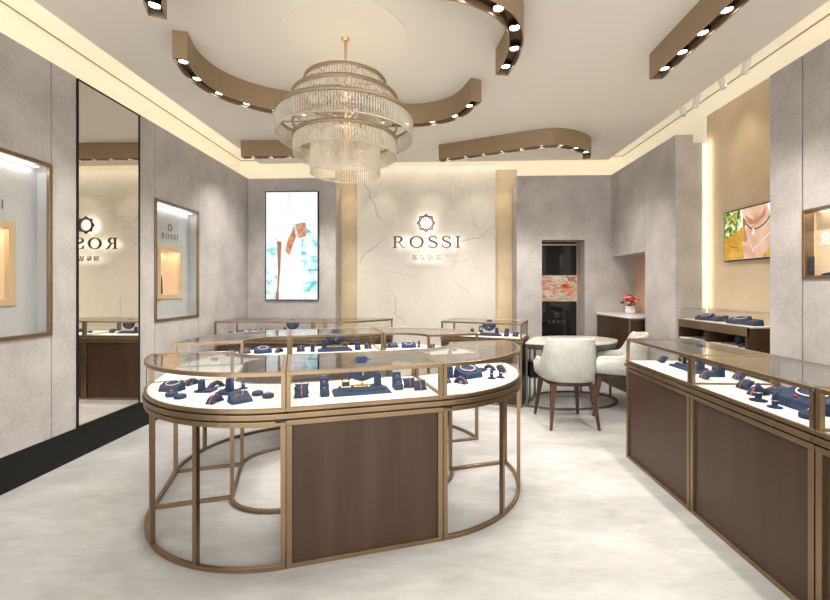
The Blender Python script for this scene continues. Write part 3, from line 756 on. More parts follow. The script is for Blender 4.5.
def case(fr, poly, corners, label, solid=True, legs=(), front_div=None, lock=None, group=None, bottom=True, name='display_counter'):
    n = len(poly); cu = sum(p[0] for p in poly)/n; cv = sum(p[1] for p in poly)/n
    x, y = fr.w(cu, cv)
    t = thing(name, label, 'display case', (x, y, 0), fr.a, group)
    P = [(p[0]-cu, p[1]-cv) for p in poly]
    sh = lambda p: (p[0]-cu, p[1]-cv)
    ins = inset(P, .012)
    def corner_in(p, d):   # nearest polygon vertex moved inwards
        k = min(range(n), key=lambda i: (poly[i][0]-p[0])**2+(poly[i][1]-p[1])**2)
        return inset(P, d)[k]
    obj('top_frame', MB().ring(P, 0, .022, ZT-.020, ZT), 'bronze', t, bevel=.0015, segs=1)
    obj('glass_top', MB().prism(inset(P, .018), ZT-.006, ZT-.001), 'glass', t)
    mb = MB(); q = inset(P, .010)
    for i in range(n):
        j = (i+1) % n; mb.add([(*q[i], .80), (*q[j], .80), (*q[j], ZT-.02), (*q[i], ZT-.02)], [(0,1,2,3)], False)
    obj('glass_side', mb, 'clearglass', t)
    obj('white_deck', MB().prism(inset(P, .012), .781, .798), 'deck', t)
    obj('deck_rim', MB().ring(P, -.002, .012, .781, .802), 'bronze', t, bevel=.0015, segs=1)
    obj('base_rim', MB().ring(P, -.010, .02, .748, .775).ring(P, -.002, .02, .712, .738), 'bronze', t, bevel=.003, segs=2)
    obj('shadow_gap', MB().prism(inset(P, .010), .738, .781), 'bronze_dark', t)
    for c_ in corners:
        a = corner_in(c_, .011)
        obj('corner_post', MB().box(a[0]-.010, a[0]+.010, a[1]-.010, a[1]+.010, .80, ZT-.02), 'bronze', t)
    if solid:
        obj('cabinet_body', MB().prism(inset(P, .014), .02, .712), 'wood', t)
        mb = MB(); mb.ring(P, 0, .02, 0, .022)
        for c_ in corners:
            a = corner_in(c_, .014); mb.box(a[0]-.014, a[0]+.014, a[1]-.014, a[1]+.014, .022, .712)
        obj('cabinet_frame', mb, 'bronze', t, bevel=.001, segs=1)
    else:
        obj('floor_rail', MB().ring(P, 0, .022, 0, .022), 'bronze', t, bevel=.001, segs=1)
        for l in legs:
            k = corner_in(l, .012)
            obj('leg', MB().cbox((k[0], k[1], .367), (.024, .024, .69), l[2] if len(l) > 2 else 0), 'bronze', t)
    if lock:
        l = sh(lock); obj('lock', MB().box(l[0]-.022, l[0]+.022, l[1]-.012, l[1]+.006, .733, .748), 'black', t)
    return t

R_, W_e, L_c, Gp, W_c = .832, .489, .826, .511, .567
V_ = 2*R_+Gp
def quarter(right, back):
    N_ = 20; pts = []
    for i in range(N_+1):
        a = PI/2*i/N_; pts.append((-R_*math.sin(a), R_-R_*math.cos(a)))
    for i in range(N_, -1, -1):
        a = PI/2*i/N_; pts.append((-(R_-W_e)*math.sin(a), R_-(R_-W_c)*math.cos(a)))
    legs = [(0,0),(0,W_c),(-R_,R_),(-(R_-W_e),R_)]
    arc = [(-R_*math.sin(g), R_-R_*math.cos(g), -g) for g in (math.radians(31.5), math.radians(58.5))]
    cor = legs[:]
    def tr(p):
        u, v = p[0], p[1]; r = p[2] if len(p) > 2 else 0
        if right: u = L_c-u; r = -r
        if back: v = V_-v; r = -r
        return (u, v, r)
    pts = [tr(p)[:2] for p in pts]; 
    return pts, [tr(p)[:2] for p in cor], [tr(p) for p in legs+arc]
e_ = .004
def cshift(lst, d): return [(p[0]+d, *p[1:]) for p in lst]
P, K, Lg = quarter(False, False); case(IS, cshift(P, -e_), cshift(K, -e_), 'curved glass display case on thin bronze legs at the front left of the island', False, cshift(Lg, -e_), lock=(-.03, 0))
P, K, Lg = quarter(True, False); case(IS, cshift(P, e_), cshift(K, e_), 'curved glass display case on thin bronze legs at the front right of the island', False, cshift(Lg, e_), lock=(L_c+.03, 0))
P, K, Lg = quarter(False, True); case(IS, cshift(P, -e_), cshift(K, -e_), 'curved glass display case at the back left of the island, behind the entry gap', False, cshift(Lg, -e_))
P, K, Lg = quarter(True, True); case(IS, cshift(P, e_), cshift(K, e_), 'curved glass display case at the back right of the island', False, cshift(Lg, e_))
r_ = [(0,0),(L_c,0),(L_c,W_c),(0,W_c)]; case(IS, r_, r_, 'straight display case with brown walnut front at the centre front of the island', True)
r_ = [(0,V_-W_c),(L_c,V_-W_c),(L_c,V_),(0,V_)]; case(IS, r_, r_, 'straight display case at the centre back of the island, in the second row', True)
# low link on the left between the two curved cases
x, y = IS.w(-R_+W_e/2, R_+Gp/2)
t = thing('counter_link', 'open bronze link between the two curved cases on the left of the island', 'counter', (x, y, 0), IS.a)
hw, hg = W_e/2-.003, Gp/2-.004
lp = [(-hw,-hg),(hw,-hg),(hw,hg),(-hw,hg)]
for xx in (-hw, hw-.022): obj('floor_rail', MB().box(xx, xx+.022, -hg, hg, 0, .022), 'bronze', t)
obj('link_deck', MB().prism(lp, .775, .798), 'deck', t)
obj('link_rim', MB().ring(lp, 0, .012, .712, .775), 'bronze', t)

# right-hand counters
XA, XB = 1.61, 2.14
for i, (y0, y1, lab) in enumerate(((2.659, 3.50, 'farthest of the straight walnut display counters along the right wall'),
        (1.815, 2.651, 'middle one of the straight walnut display counters along the right wall'),
        (.975, 1.807, 'nearest of the right wall display counters, cut off by the photo edge'))):
    r_ = [(XA,y0),(XB,y0),(XB,y1),(XA,y1)]; case(WORLD, r_, r_, lab, True)
for y in (2.655, 1.811):
    pass
# counters at the back
r_ = [(-2.68,5.02),(-1.452,5.02),(-1.452,5.62),(-2.68,5.62)]; case(WORLD, r_, r_, 'straight glass display counter at the back left below the portrait screen', True)
cv_ = cm([(-1.444,5.02),(-1.15,5.05),(-.89,5.16),(-.70,5.33),(-.57,5.48),(-.52,5.62)], 5)
case(WORLD, cv_+[(-1.444,5.62)], [(-1.444,5.02),(-.52,5.62),(-1.444,5.62)], 'curved fronted glass display counter at the back, left of the marble sign', True)
fb = Frame(.12, 5.199, math.atan2(-.339, .93))
r_ = [(0,0),(.99,0),(.99,.545),(0,.545)]; case(fb, r_, r_, 'straight glass display counter set at an angle beside the consulting table', True)

# ------------------------------------------------------------------ low shelf unit in the beige alcove
t = thing('shelf_unit', 'low walnut shelf unit with white top and open shelf in the beige alcove', 'shelf', (2.94, 4.27, 0))
x0, x1, y0, y1 = -.165, .155, -.505, .515
obj('side_panel', MB().box(x0+.005, x1, y0, y0+.03, 0, 1.04), 'wood', t); obj('side_panel', MB().box(x0+.005, x1, y1-.02, y1, 0, 1.04), 'wood', t)
obj('divider', MB().box(x0+.005, x1, .04, .055, .85, .96), 'wood', t)
obj('fascia', MB().box(x0, x0+.02, y0, .045, .965, 1.048), 'bronze', t, bevel=.001); obj('fascia', MB().box(x0, x0+.02, .05, y1, .965, 1.048), 'bronze', t, bevel=.001)
obj('back_board', MB().box(x1-.02, x1, y0+.03, y1-.02, 0, .96), 'wood', t)
obj('white_top', MB().box(x0+.02, x1, y0, y1, 1.035, 1.052), 'deck', t)
obj('white_shelf', MB().box(x0+.004, x1-.02, y0+.03, y1-.02, .835, .85), 'deck', t)
obj('lower_front', MB().box(x0+.01, x0+.03, y0+.03, y1-.02, .03, .835), 'wood', t)
obj('glass_cover', MB().box(x0+.012, x0+.016, y0+.01, y1-.01, 1.052, 1.17).box(x0+.012, x1-.01, y0+.01, y1-.01, 1.17, 1.174), 'clearglass', t)

# ------------------------------------------------------------------ corner cabinet under the cupboard
t = thing('corner_cabinet', 'walnut cabinet with pale stone top in the right corner niche', 'cabinet', (2.82, 5.985, 0))
x0, x1, y0, y1 = -.25, .275, -.455, .47
cp = [(-.295, .47), (-.235, -.45), (.275, -.45), (.275, .47)]
obj('cabinet_body', MB().prism(inset(cp, .01), .02, .985), 'wood', t)
obj('cabinet_top', MB().prism(cp, .992, 1.02), 'porcelain', t, bevel=.002)
obj('cabinet_frame', MB().ring(cp, 0, .02, .972, .992).ring(cp, 0, .02, 0, .02).box(-.237, -.215, -.45, -.428, .02, .972).box(-.293, -.271, .445, .467, .02, .972), 'bronze', t)

# vase of flowers
t = thing('flower_vase', 'white vase of red and pink flowers on the corner cabinet', 'flowers', (2.91, 6.20, 1.02))
obj('vase', MB().lathe([(.052, 0), (.066, .012), (.070, .05), (.060, .085), (.066, .105), (.058, .105), (.052, .085)], n=28, cap=True), 'porcelain', t)
mb = MB(); heads = []
for i in range(26):
    a = random.uniform(0, 2*PI); e = random.uniform(.15, 1.45); R = random.uniform(.11, .14)
    p = (R*math.cos(e)*math.cos(a), R*math.cos(e)*math.sin(a)*.8, .13+R*.95*math.sin(e)); heads.append(p)
    mb.tube([(0, 0, .085), (p[0]*.45, p[1]*.45, .085+(p[2]-.085)*.55), p], .0022, 5)
M['stem'] = simple('flower_stem', (.12, .22, .06), .6)
obj('stems', mb, 'stem', t)
M['petal_red'] = simple('red_petal', (.72, .06, .05), .6); M['petal_pink'] = simple('pink_petal', (.80, .34, .33), .6); M['petal_dark'] = simple('dark_petal', (.10, .015, .02), .6)
for i, p in enumerate(heads):
    mb = MB(); s_ = random.uniform(.024, .034)
    for k in range(7):
        a = 2*PI*k/7+i; mb.ico((p[0]+s_*.55*math.cos(a), p[1]+s_*.55*math.sin(a), p[2]+random.uniform(-.2, .3)*s_), s_*.5, 1, (1, 1, .7))
    mb.ico((p[0], p[1], p[2]+s_*.25), s_*.5, 1)
    obj('flower_head', mb, 'petal_dark' if i % 7 == 3 else ('petal_pink' if i % 2 == 1 else 'petal_red'), t)
mb = MB()
for i in range(22):
    a = random.uniform(0, 2*PI); r0 = random.uniform(.03, .09); z_ = random.uniform(.11, .19); d = Vector((math.cos(a), math.sin(a), .5))*.04; b0 = Vector((r0*math.cos(a), r0*math.sin(a)*.8, z_)); s_ = Vector((-math.sin(a), math.cos(a), 0))*.009
    mb.add([b0, b0+d*.5+s_, b0+d, b0+d*.5-s_], [(0,1,2,3)])
obj('leaves', mb, 'stem', t)

# ------------------------------------------------------------------ consulting table
tp_ = cm([(1.10,4.915),(1.412,4.785),(1.811,4.815),(2.09,4.937),(2.26,5.125),(2.295,5.33),(2.17,5.535),(1.85,5.62),(1.58,5.58),(1.335,5.47)], 5)
cx_, cy_ = 1.72, 5.2
lp = [(p[0]-cx_, p[1]-cy_) for p in tp_]
t = thing('consulting_table', 'rounded consulting table with pale stone top and dark metal frame', 'table', (cx_, cy_, 0))
obj('table_top', MB().prism(lp, .735, .757), 'stone_top', t, bevel=.003)
obj('top_rim', MB().prism(inset(lp, .004), .705, .735), 'steel', t); obj('lower_rim', MB().prism(inset(lp, .02), .675, .698).prism(inset(lp, .03), .698, .705), 'steel', t)
obj('floor_ring', MB().ring(lp, .0, .022, 0, .022), 'steel', t)
for k in (0, len(lp)-1, 26):
    a = inset(lp, .012)[k]; obj('leg', MB().box(a[0]-.012, a[0]+.012, a[1]-.012, a[1]+.012, .022, .70), 'steel', t)
a = inset(lp, .012)[33]; obj('leg', MB().box(a[0]-.012, a[0]+.012, a[1]-.012, a[1]+.012, .022, .70), 'steel', t)
obj('drawer_box', MB().box(-.52, .27, -.10, .10, .30, .49), 'black', t)
for xx in (-.5, .25): obj('leg', MB().box(xx-.01, xx+.01, -.01, .01, 0, .30).box(xx-.01, xx+.01, -.01, .01, .49, .70), 'steel', t)

# ------------------------------------------------------------------ armchairs
def armchair(loc, rz, label):
    t = thing('armchair', label, 'armchair', loc, rz, None)
    # plan path of the shell: from left arm tip round the back to right arm tip
    path = [(-.275,.235),(-.285,.10),(-.285,-.04),(-.262,-.15),(-.205,-.225),(-.10,-.258),(0,-.265),(.10,-.258),(.205,-.225),(.262,-.15),(.285,-.04),(.285,.10),(.275,.235)]
    P_ = catmull([(p[0]*.83, p[1], 0) for p in path], 5); n = len(P_)
    ln = [0]
    for i in range(1, n): ln.append(ln[-1]+(P_[i]-P_[i-1]).length)
    tot = ln[-1]; rings = []
    for i in range(n):
        s_ = abs(ln[i]/tot*2-1)            # 0 at back centre, 1 at arm tip
        top = .90 if s_ < .36 else (.90-.232*(.5-.5*math.cos(PI*min(1, (s_-.36)/.28))) if s_ < .64 else .668-.012*(s_-.64)/.36)
        if s_ < .36: top = .905-.02*(s_/.36)**3
        bot = .465
        a = P_[max(0, i-1)]; b = P_[min(n-1, i+1)]; tt = (b-a).normalized(); nn = Vector((tt.y, -tt.x, 0))  # outward
        if s_ > .93: top -= .03*((s_-.93)/.07)**2
        p = P_[i]; th = .026; fl = .018*(1-s_)
        sec = []
        for (o_, z_) in ((-th, bot+.01), (-th*.4, bot), (th*.4, bot), (th, bot+.02), (th+.012, bot+.14), (th*.9+fl, (bot+top)/2+.05), (th*.7+fl, top-.02), (th*.3+fl, top), (-th*.3+fl, top), (-th*.8+fl, top-.02), (-th+fl*.5, (bot+top)/2)):
            sec.append(p+nn*(o_) + Vector((0, 0, z_)))
        rings.append(sec)
    obj('backrest_shell', MB().loft(rings), 'leather', t)
    seat = []
    for k, (zz_, sc_) in enumerate(((.455, .78), (.47, .80), (.50, .80), (.52, .76))):
        seat.append([(x_*sc_, y_*sc_, zz_) for x_, y_ in [(.245*math.copysign(abs(math.cos(a))**.6, math.cos(a)), .235*math.copysign(abs(math.sin(a))**.6, math.sin(a))) for a in [2*PI*i/32 for i in range(32)]]])
    obj('seat_cushion', MB().loft(seat), 'leather', t)
    ap = [(x_, y_) for x_, y_ in [(.225*math.copysign(abs(math.cos(a))**.62, math.cos(a)), .25*math.copysign(abs(math.sin(a))**.62, math.sin(a))-.005) for a in [2*PI*i/40 for i in range(40)]]]
    obj('seat_frame', MB().ring(ap, 0, .03, .425, .464), 'chairwood', t, bevel=.003)
    for sx_ in (-1, 1):
        for sy_ in (-1, 1):
            top = Vector((sx_*.190, sy_*.20-.005, .44)); bt = Vector((sx_*.236, (.265 if sy_ > 0 else -.275), 0))
            rings = []
            for f_, hw_ in ((0, .029), (.12, .024), (.5, .018), (1, .012)):
                p = top.lerp(bt, f_); rings.append([(p.x+a*hw_, p.y+b*hw_, p.z) for a, b in ((-1,-1),(1,-1),(1,1),(-1,1))])
            obj('leg', MB().loft(rings, smooth=False), 'chairwood', t, bevel=.003)
    return t
PSI = math.atan(16.4/415)
armchair((1.393, 4.388, 0), PSI, 'pale grey leather armchair seen from behind, in front of the consulting table')
armchair((2.09, 4.72, 0), math.radians(68)+PSI, 'pale grey leather armchair seen from its side, between the table and right counters')

# ================================================================== JEWELLERY DISPLAYS
DZ = .798
protos = {}
def make(kind, name, label, loc, rz, group):
    t = thing(name, label, 'jewelry stand', loc, rz, group)
    if kind == 'pillow':
        rows = []; n = 9; s_ = .040
        def P3(i, j, sg):
            u, v = -1+2*i/(n-1), -1+2*j/(n-1)
            pin = 1-.13*(1-abs(u)**2)*(abs(v))-.13*(1-abs(v)**2)*(abs(u))
            return (u*s_*1.0*(1-.12*(1-u*u*0)*(1-abs(v))*0)*pin, sg*.018*((1-u**4)*(1-v**4))**.5, s_*.80+v*s_*.85*pin)
        mb = MB(); vs = [P3(i, j, 1) for j in range(n) for i in range(n)]+[P3(i, j, -1) for j in range(n) for i in range(n)]
        fs = [(o+j*n+i, o+j*n+i+1, o+(j+1)*n+i+1, o+(j+1)*n+i) for o in (0, n*n) for j in range(n-1) for i in range(n-1)]
        mb.add(vs, fs, True); mb.xf(Matrix.Translation((0, 0, -.002)) @ Matrix.Rotation(-.75, 4, 'X')); mz = min(p[2] for p in mb.v); mb.shift(0, 0, -mz)
        obj('pillow_body', mb, 'denim', t)
        band = [(.0, .0202*math.cos(a), s_*.8+s_*.86*math.sin(a)) for a in [2*PI*i/20 for i in range(20)]]
        b = MB()
        b.tube(band, .0028, 5, closed=True); b.xf(Matrix.Rotation(-.75, 4, 'X')); b.shift(0, 0, -mz-.002)
        obj('strap', b, 'orange', t)
    elif kind == 'steps':
        prof = [(-.045,0),(.045,0),(.045,.092),(.015,.092),(.015,.066),(-.015,.066),(-.015,.038),(-.045,.034)]
        mb = MB(); vs = [(-.024, a, b) for a, b in prof]+[(.024, a, b) for a, b in prof]; n = len(prof)
        mb.add(vs, [list(range(n)), list(range(n, 2*n))[::-1]]+[(i, (i+1)%n, n+(i+1)%n, n+i) for i in range(n)]); obj('step_block', mb, 'denim', t, bevel=.003)
        for yy, zh in ((-.03, .036), (0, .066), (.03, .092)):
            obj('ring', MB().tube([(.008*math.cos(a), yy, zh+.004+.008*math.sin(a)) for a in [2*PI*i/12 for i in range(12)]], .0014, 5, closed=True), 'chrome', t)
    elif kind == 'platform':
        o_ = [(-.165,-.075),(.165,-.075),(.165,.075),(-.165,.075)]
        obj('base_tier', MB().frustum(o_, inset(o_, .012), 0, .016), 'denim', t, bevel=.003)
        p2 = [(-.135,-.048),(.135,-.048),(.135,.055),(-.135,.055)]
        obj('upper_tier', MB().frustum(p2, inset(p2, .012), .016, .034), 'denim', t, bevel=.003)
    elif kind == 'bust':
        obj('gold_base', MB().lathe([(.052, 0), (.052, .004), (.048, .006)], n=32, sy=.55), 'gold', t)
        obj('stem', MB().lathe([(.004, .006), (.004, .035)], (0, .012, 0), n=8), 'gold', t)
        prof = [(.026, .014, .008, .0), (.034, .040, .014, -.001), (.050, .064, .019, -.002), (.075, .081, .022, -.001), (.108, .087, .021, .004), (.128, .080, .020, .009), (.138, .058, .021, .014), (.144, .038, .020, .018), (.149, .031, .019, .020), (.155, .030, .019, .021), (.157, .027, .016, .021)]
        rings = [[(w*math.cos(2*PI*i/24), y+.004+d*math.sin(2*PI*i/24), z) for i in range(24)] for z, w, d, y in prof]
        obj('bust_body', MB().loft(rings), 'denim', t)
        nk = [(-.028, -.006, .140), (-.024, -.016, .115), (-.012, -.024, .090), (0, -.024, .074), (.012, -.024, .090), (.024, -.016, .115), (.028, -.006, .140)]
        nkl = obj('necklace', MB().tube(catmull(nk, 4), .0014, 5), 'gold', t)
        obj('pendant', MB().ico((0, -.026, .068), .006, 1, (1, .5, 1.3)), 'gold', nkl)
    elif kind == 'framed':
        obj('stand_block', MB().box(-.022, .022, -.014, .014, 0, .028).box(-.022, -.014, -.012, .012, .028, .075).box(.014, .022, -.012, .012, .028, .075).box(-.022, .022, -.012, .012, .066, .086), 'denim', t, bevel=.003)
        obj('gold_frame', MB().box(-.027, .027, -.019, -.016, 0, .008).box(-.027, .027, -.019, -.016, .036, .042).box(-.027, -.022, -.019, -.016, .008, .036).box(.022, .027, -.019, -.016, .008, .036), 'gold', t)
    elif kind == 'block':
        o_ = [(-.020,-.020),(.020,-.020),(.020,.020),(-.020,.020)]
        obj('ring_block', MB().frustum(o_, inset(o_, .002), 0, .070), 'denim', t, bevel=.004)
        obj('ring', MB().tube([(.008*math.cos(a), 0, .074+.008*math.sin(a)) for a in [2*PI*i/12 for i in range(12)]], .0016, 5, closed=True), 'gold', t)
    elif kind == 'tray':
        # octagonal slope with pearls
        o_ = [(-.10,-.02),(-.065,-.065),(.065,-.065),(.10,-.02),(.10,.045),(.06,.075),(-.06,.075),(-.10,.045)]
        mb = MB(); n = 8
        top = inset(o_, .008); mb.add([(a, b, 0) for a, b in o_]+[(a, b, .028+(b+.065)*.32) for a, b in top], [list(range(n))[::-1], list(range(n, 2*n))]+[(i, (i+1)%n, n+(i+1)%n, n+i) for i in range(n)])
        obj('tray_body', mb, 'denim', t, bevel=.003)
        nk = obj('pearl_necklace', MB().tube([(.055*math.cos(a), .015+.038*math.sin(a), .033+(.080+.038*math.sin(a))*.32) for a in [2*PI*i/28 for i in range(28)]], .0032, 6, closed=True), 'pearl', t)
        obj('red_gem', MB().ico((-.010, -.038, .040), .007, 1, (1.4, 1, .6)), 'red', nk)
    elif kind == 'wedge':
        mb = MB(); mb.add([(-.05,-.035,0),(.05,-.035,0),(.05,.04,0),(-.05,.04,0),(-.045,-.032,.018),(.045,-.032,.018),(.045,.036,.045),(-.045,.036,.045)], [(0,3,2,1),(4,5,6,7),(0,1,5,4),(1,2,6,5),(2,3,7,6),(3,0,4,7)])
        obj('wedge_body', mb, 'denim', t, bevel=.004)
        obj('bracelet', MB().tube(catmull([(-.03, -.02, .0255), (-.012, .004, .035), (.004, -.006, .031), (.022, .022, .042)], 4), .0024, 5), 'orange', t)
    elif kind == 'puck':
        obj('puck_body', MB().lathe([(.028, 0), (.031, .004), (.031, .016), (.027, .020)], n=24), 'denim', t)
        obj('ring', MB().tube([(.008*math.cos(a), 0, .026+.008*math.sin(a)) for a in [2*PI*i/12 for i in range(12)]], .0018, 5, closed=True), 'gold', t)
    elif kind == 'cone':
        obj('cone_body', MB().lathe([(.026, 0), (.027, .004), (.010, .008), (.011, .03), (.009, .05), (.004, .062)], n=16), 'denim', t)
        obj('ring', MB().tube([(.0115*math.cos(a), .0115*math.sin(a), .030) for a in [2*PI*i/14 for i in range(14)]], .0022, 5, closed=True), 'chrome', t)
    elif kind == 'ramp':
        pf = [(-.045, 0), (-.046, .004), (-.025, .026), (0, .036), (.025, .030), (.045, .006), (.045, 0), (.03, 0), (.012, .016), (-.01, .018), (-.028, .010), (-.036, 0)]
        mb = MB(); n = len(pf); mb.add([(-.022, a, b) for a, b in pf]+[(.022, a, b) for a, b in pf], [list(range(n)), list(range(n, 2*n))[::-1]]+[(i, (i+1)%n, n+(i+1)%n, n+i) for i in range(n)])
        obj('ramp_body', mb, 'denim', t, bevel=.002)
        obj('strap', MB().tube(catmull([(0, -.046, .004), (0, -.025, .029), (0, 0, .039), (0, .025, .033), (0, .045, .009)], 3), .003, 5), 'orange', t)
    elif kind == 'flat':
        o_ = [(-.06,-.05),(.06,-.05),(.06,.05),(-.06,.05)]
        obj('flat_base', MB().frustum(o_, inset(o_, .004), 0, .014), 'denim', t, bevel=.003)
    return t
NM = dict(pillow='bracelet_pillow', steps='stepped_ring_stand', platform='display_plinth', bust='necklace_bust', framed='framed_stand', block='ring_block',
          tray='necklace_tray', wedge='bracelet_wedge', puck='ring_puck', cone='ring_cone', ramp='bracelet_ramp', flat='display_plinth')
LB = dict(pillow='blue pillow', steps='blue stepped stand', platform='blue two-tier plinth', bust='blue necklace bust',
          framed='gold framed stand', block='blue ring block', tray='blue pearl tray', wedge='blue sloping wedge',
          puck='round blue puck', cone='blue ring cone', ramp='blue arched ramp', flat='low blue plinth')
def item(kind, fr, u, v, where, rz=0, z=DZ, s=1.0, grp=None):
    x, y = fr.w(u, v); lab = LB[kind]+' '+where.replace('the straight', 'straight'); assert len(lab.split()) <= 16, lab; g = grp
    if kind in protos: t = dup(protos[kind], (x, y, z), fr.a+rz, lab, g)
    else: t = make(kind, NM[kind], lab, (x, y, z), fr.a+rz, g); protos[kind] = t
    if s != 1.0: t.scale = (s, s, s)
    else: t.scale = (1, 1, 1)
    return t
# centre front case
F = 'in the centre front case of the island'
item('pillow', IS, .075, .185, 'at the left end of the centre front case, front one')
item('pillow', IS, .080, .265, 'at the left end of the centre front case, rear one')
item('steps', IS, .200, .215, 'left of the plinth in the centre front case')
item('platform', IS, .410, .225, 'in the middle of the centre front case')
item('framed', IS, .318, .225, 'on the left of the plinth in the centre front case', z=DZ+.034)
item('bust', IS, .415, .230, 'on the plinth in the centre front case', z=DZ+.034, s=1.05)
item('block', IS, .505, .235, 'on the right of the plinth in the centre front case', z=DZ+.034)
item('steps', IS, .628, .245, 'right of the plinth in the centre front case')
item('pillow', IS, .705, .24, 'at the right end of the centre front case, rear one')
item('pillow', IS, .748, .165, 'at the right end of the centre front case, front one')
# front left curved case
item('tray', IS, -.655, .575, 'at the far left of the front left case', rz=-.5, s=.72)
item('ramp', IS, -.575, .70, 'behind the tray in the front left case', rz=-.6)
item('puck', IS, -.615, .425, 'beside the tray, farther left, in the front left case')
item('puck', IS, -.558, .365, 'in front of the tray in the front left case')
item('flat', IS, -.455, .495, 'under a block, left part of the front left case', rz=-.3, s=.85)
item('block', IS, -.475, .48, 'on the left low plinth of the front left case', z=DZ+.012, rz=-.3, s=.8)
item('ramp', IS, -.415, .585, 'behind the left low plinth of the front left case', rz=-.9)
item('flat', IS, -.325, .405, 'in the middle of the front left case', rz=-.2, s=1.0)
item('block', IS, -.315, .405, 'on the middle low plinth of the front left case', z=DZ+.014, rz=-.2)
item('cone', IS, -.335, .52, 'behind the middle plinth of the front left case, left of another')
item('cone', IS, -.255, .50, 'behind the middle plinth of the front left case, right of another')
item('ramp', IS, -.362, .225, 'at the glass front of the front left case', rz=-.5)
item('wedge', IS, -.235, .195, 'at the glass front of the front left case', rz=.45, s=1.1)
item('puck', IS, -.16, .32, 'at the right end of the front left case, left of another')
item('puck', IS, -.10, .25, 'at the right end of the front left case, nearest the corner post')
# front right curved case
item('ramp', IS, .955, .325, 'beside the corner post of the front right case', rz=.3)
item('block', IS, 1.03, .44, 'left of the tray in the front right case', rz=.4, s=1.05)
item('tray', IS, 1.17, .43, 'in the front right case', rz=.25, s=1.0)
item('ramp', IS, 1.045, .27, 'in front of the tray in the front right case', rz=.5)
item('block', IS, 1.28, .62, 'behind the tray in the front right case', rz=.4, s=.8)
item('puck', IS, 1.33, .58, 'behind the tray in the front right case')
item('ramp', IS, 1.405, .60, 'at the back of the front right case', rz=.7)
item('cone', IS, 1.29, .335, 'right of the tray in the front right case, left of another', s=1.1)
item('cone', IS, 1.36, .345, 'right of the tray in the front right case, right of another', s=1.1)
item('pillow', IS, 1.455, .475, 'at the outer right of the front right case', rz=.6)
# centre back case
item('pillow', IS, .095, 1.86, 'at the left end of the centre back case')
item('block', IS, .20, 1.84, 'left of the plinth in the centre back case')
item('platform', IS, .410, 1.86, 'in the middle of the centre back case')
item('block', IS, .31, 1.86, 'on the left of the plinth in the centre back case', z=DZ+.034)
item('bust', IS, .415, 1.865, 'on the plinth in the centre back case', z=DZ+.034, s=1.05)
item('framed', IS, .505, 1.865, 'on the right of the plinth in the centre back case', z=DZ+.034)
item('steps', IS, .625, 1.86, 'right of the plinth in the centre back case')
item('pillow', IS, .73, 1.87, 'at the right end of the centre back case')
# back left curved case
item('puck', IS, -.60, 1.62, 'on the outer left of the back left case')
item('ramp', IS, -.52, 1.82, 'beside the low wedge of the back left case', rz=.4)
item('wedge', IS, -.40, 1.92, 'in the back left case', rz=.3)
item('tray', IS, -.24, 1.90, 'in the back left case', rz=.1, s=.8)
item('ramp', IS, -.10, 1.90, 'near the centre case in the back left case', rz=-.5)
# back right curved case
item('ramp', IS, .90, 1.90, 'near the centre case in the back right case', rz=.4)
item('wedge', IS, .99, 1.90, 'in the back right case', rz=.2)
item('tray', IS, 1.14, 1.86, 'in the back right case', rz=-.2, s=.75)
item('cone', IS, 1.24, 1.84, 'in the back right case', s=1.1)
item('ramp', IS, 1.37, 1.80, 'on the outer right of the back right case', rz=-.4)
item('puck', IS, 1.50, 1.55, 'at the outer end of the back right case')
# back left counter
w1 = 'in the straight back left counter'
item('wedge', WORLD, -2.50, 5.32, 'in the straight back left counter'); item('tray', WORLD, -2.30, 5.32, 'in the straight back left counter', s=.9)
item('block', WORLD, -2.13, 5.32, 'right of the tray in the straight back left counter', s=.8); item('ramp', WORLD, -2.56, 5.22, 'at the left end of the straight back left counter', rz=.8)
item('platform', WORLD, -1.80, 5.32, 'in the straight back left counter', s=.8); item('bust', WORLD, -1.80, 5.32, 'in the straight back left counter', z=DZ+.027, s=1.0)
item('block', WORLD, -1.90, 5.32, 'on the plinth of the straight back left counter', z=DZ+.027, s=.8); item('pillow', WORLD, -1.58, 5.30, 'at the right end of the straight back left counter')
item('puck', WORLD, -2.02, 5.28, 'in the straight back left counter')
item('wedge', WORLD, -1.02, 5.42, 'in the curved fronted back counter'); item('puck', WORLD, -1.25, 5.35, 'in the curved fronted back counter')
# angled back right counter
item('block', fb, .33, .27, 'left of the plinth in the angled back counter', s=1.05)
item('platform', fb, .56, .24, 'in the angled back counter', s=.9); item('bust', fb, .55, .25, 'in the angled back counter', z=DZ+.03, s=1.05)
item('framed', fb, .45, .25, 'on the left of the plinth in the angled back counter', z=DZ+.03); item('block', fb, .65, .24, 'on the right of the plinth in the angled back counter', z=DZ+.03)
item('steps', fb, .77, .24, 'right of the plinth in the angled back counter'); item('pillow', fb, .88, .22, 'at the right end of the angled back counter')
item('puck', fb, .15, .25, 'at the left end of the angled back counter')
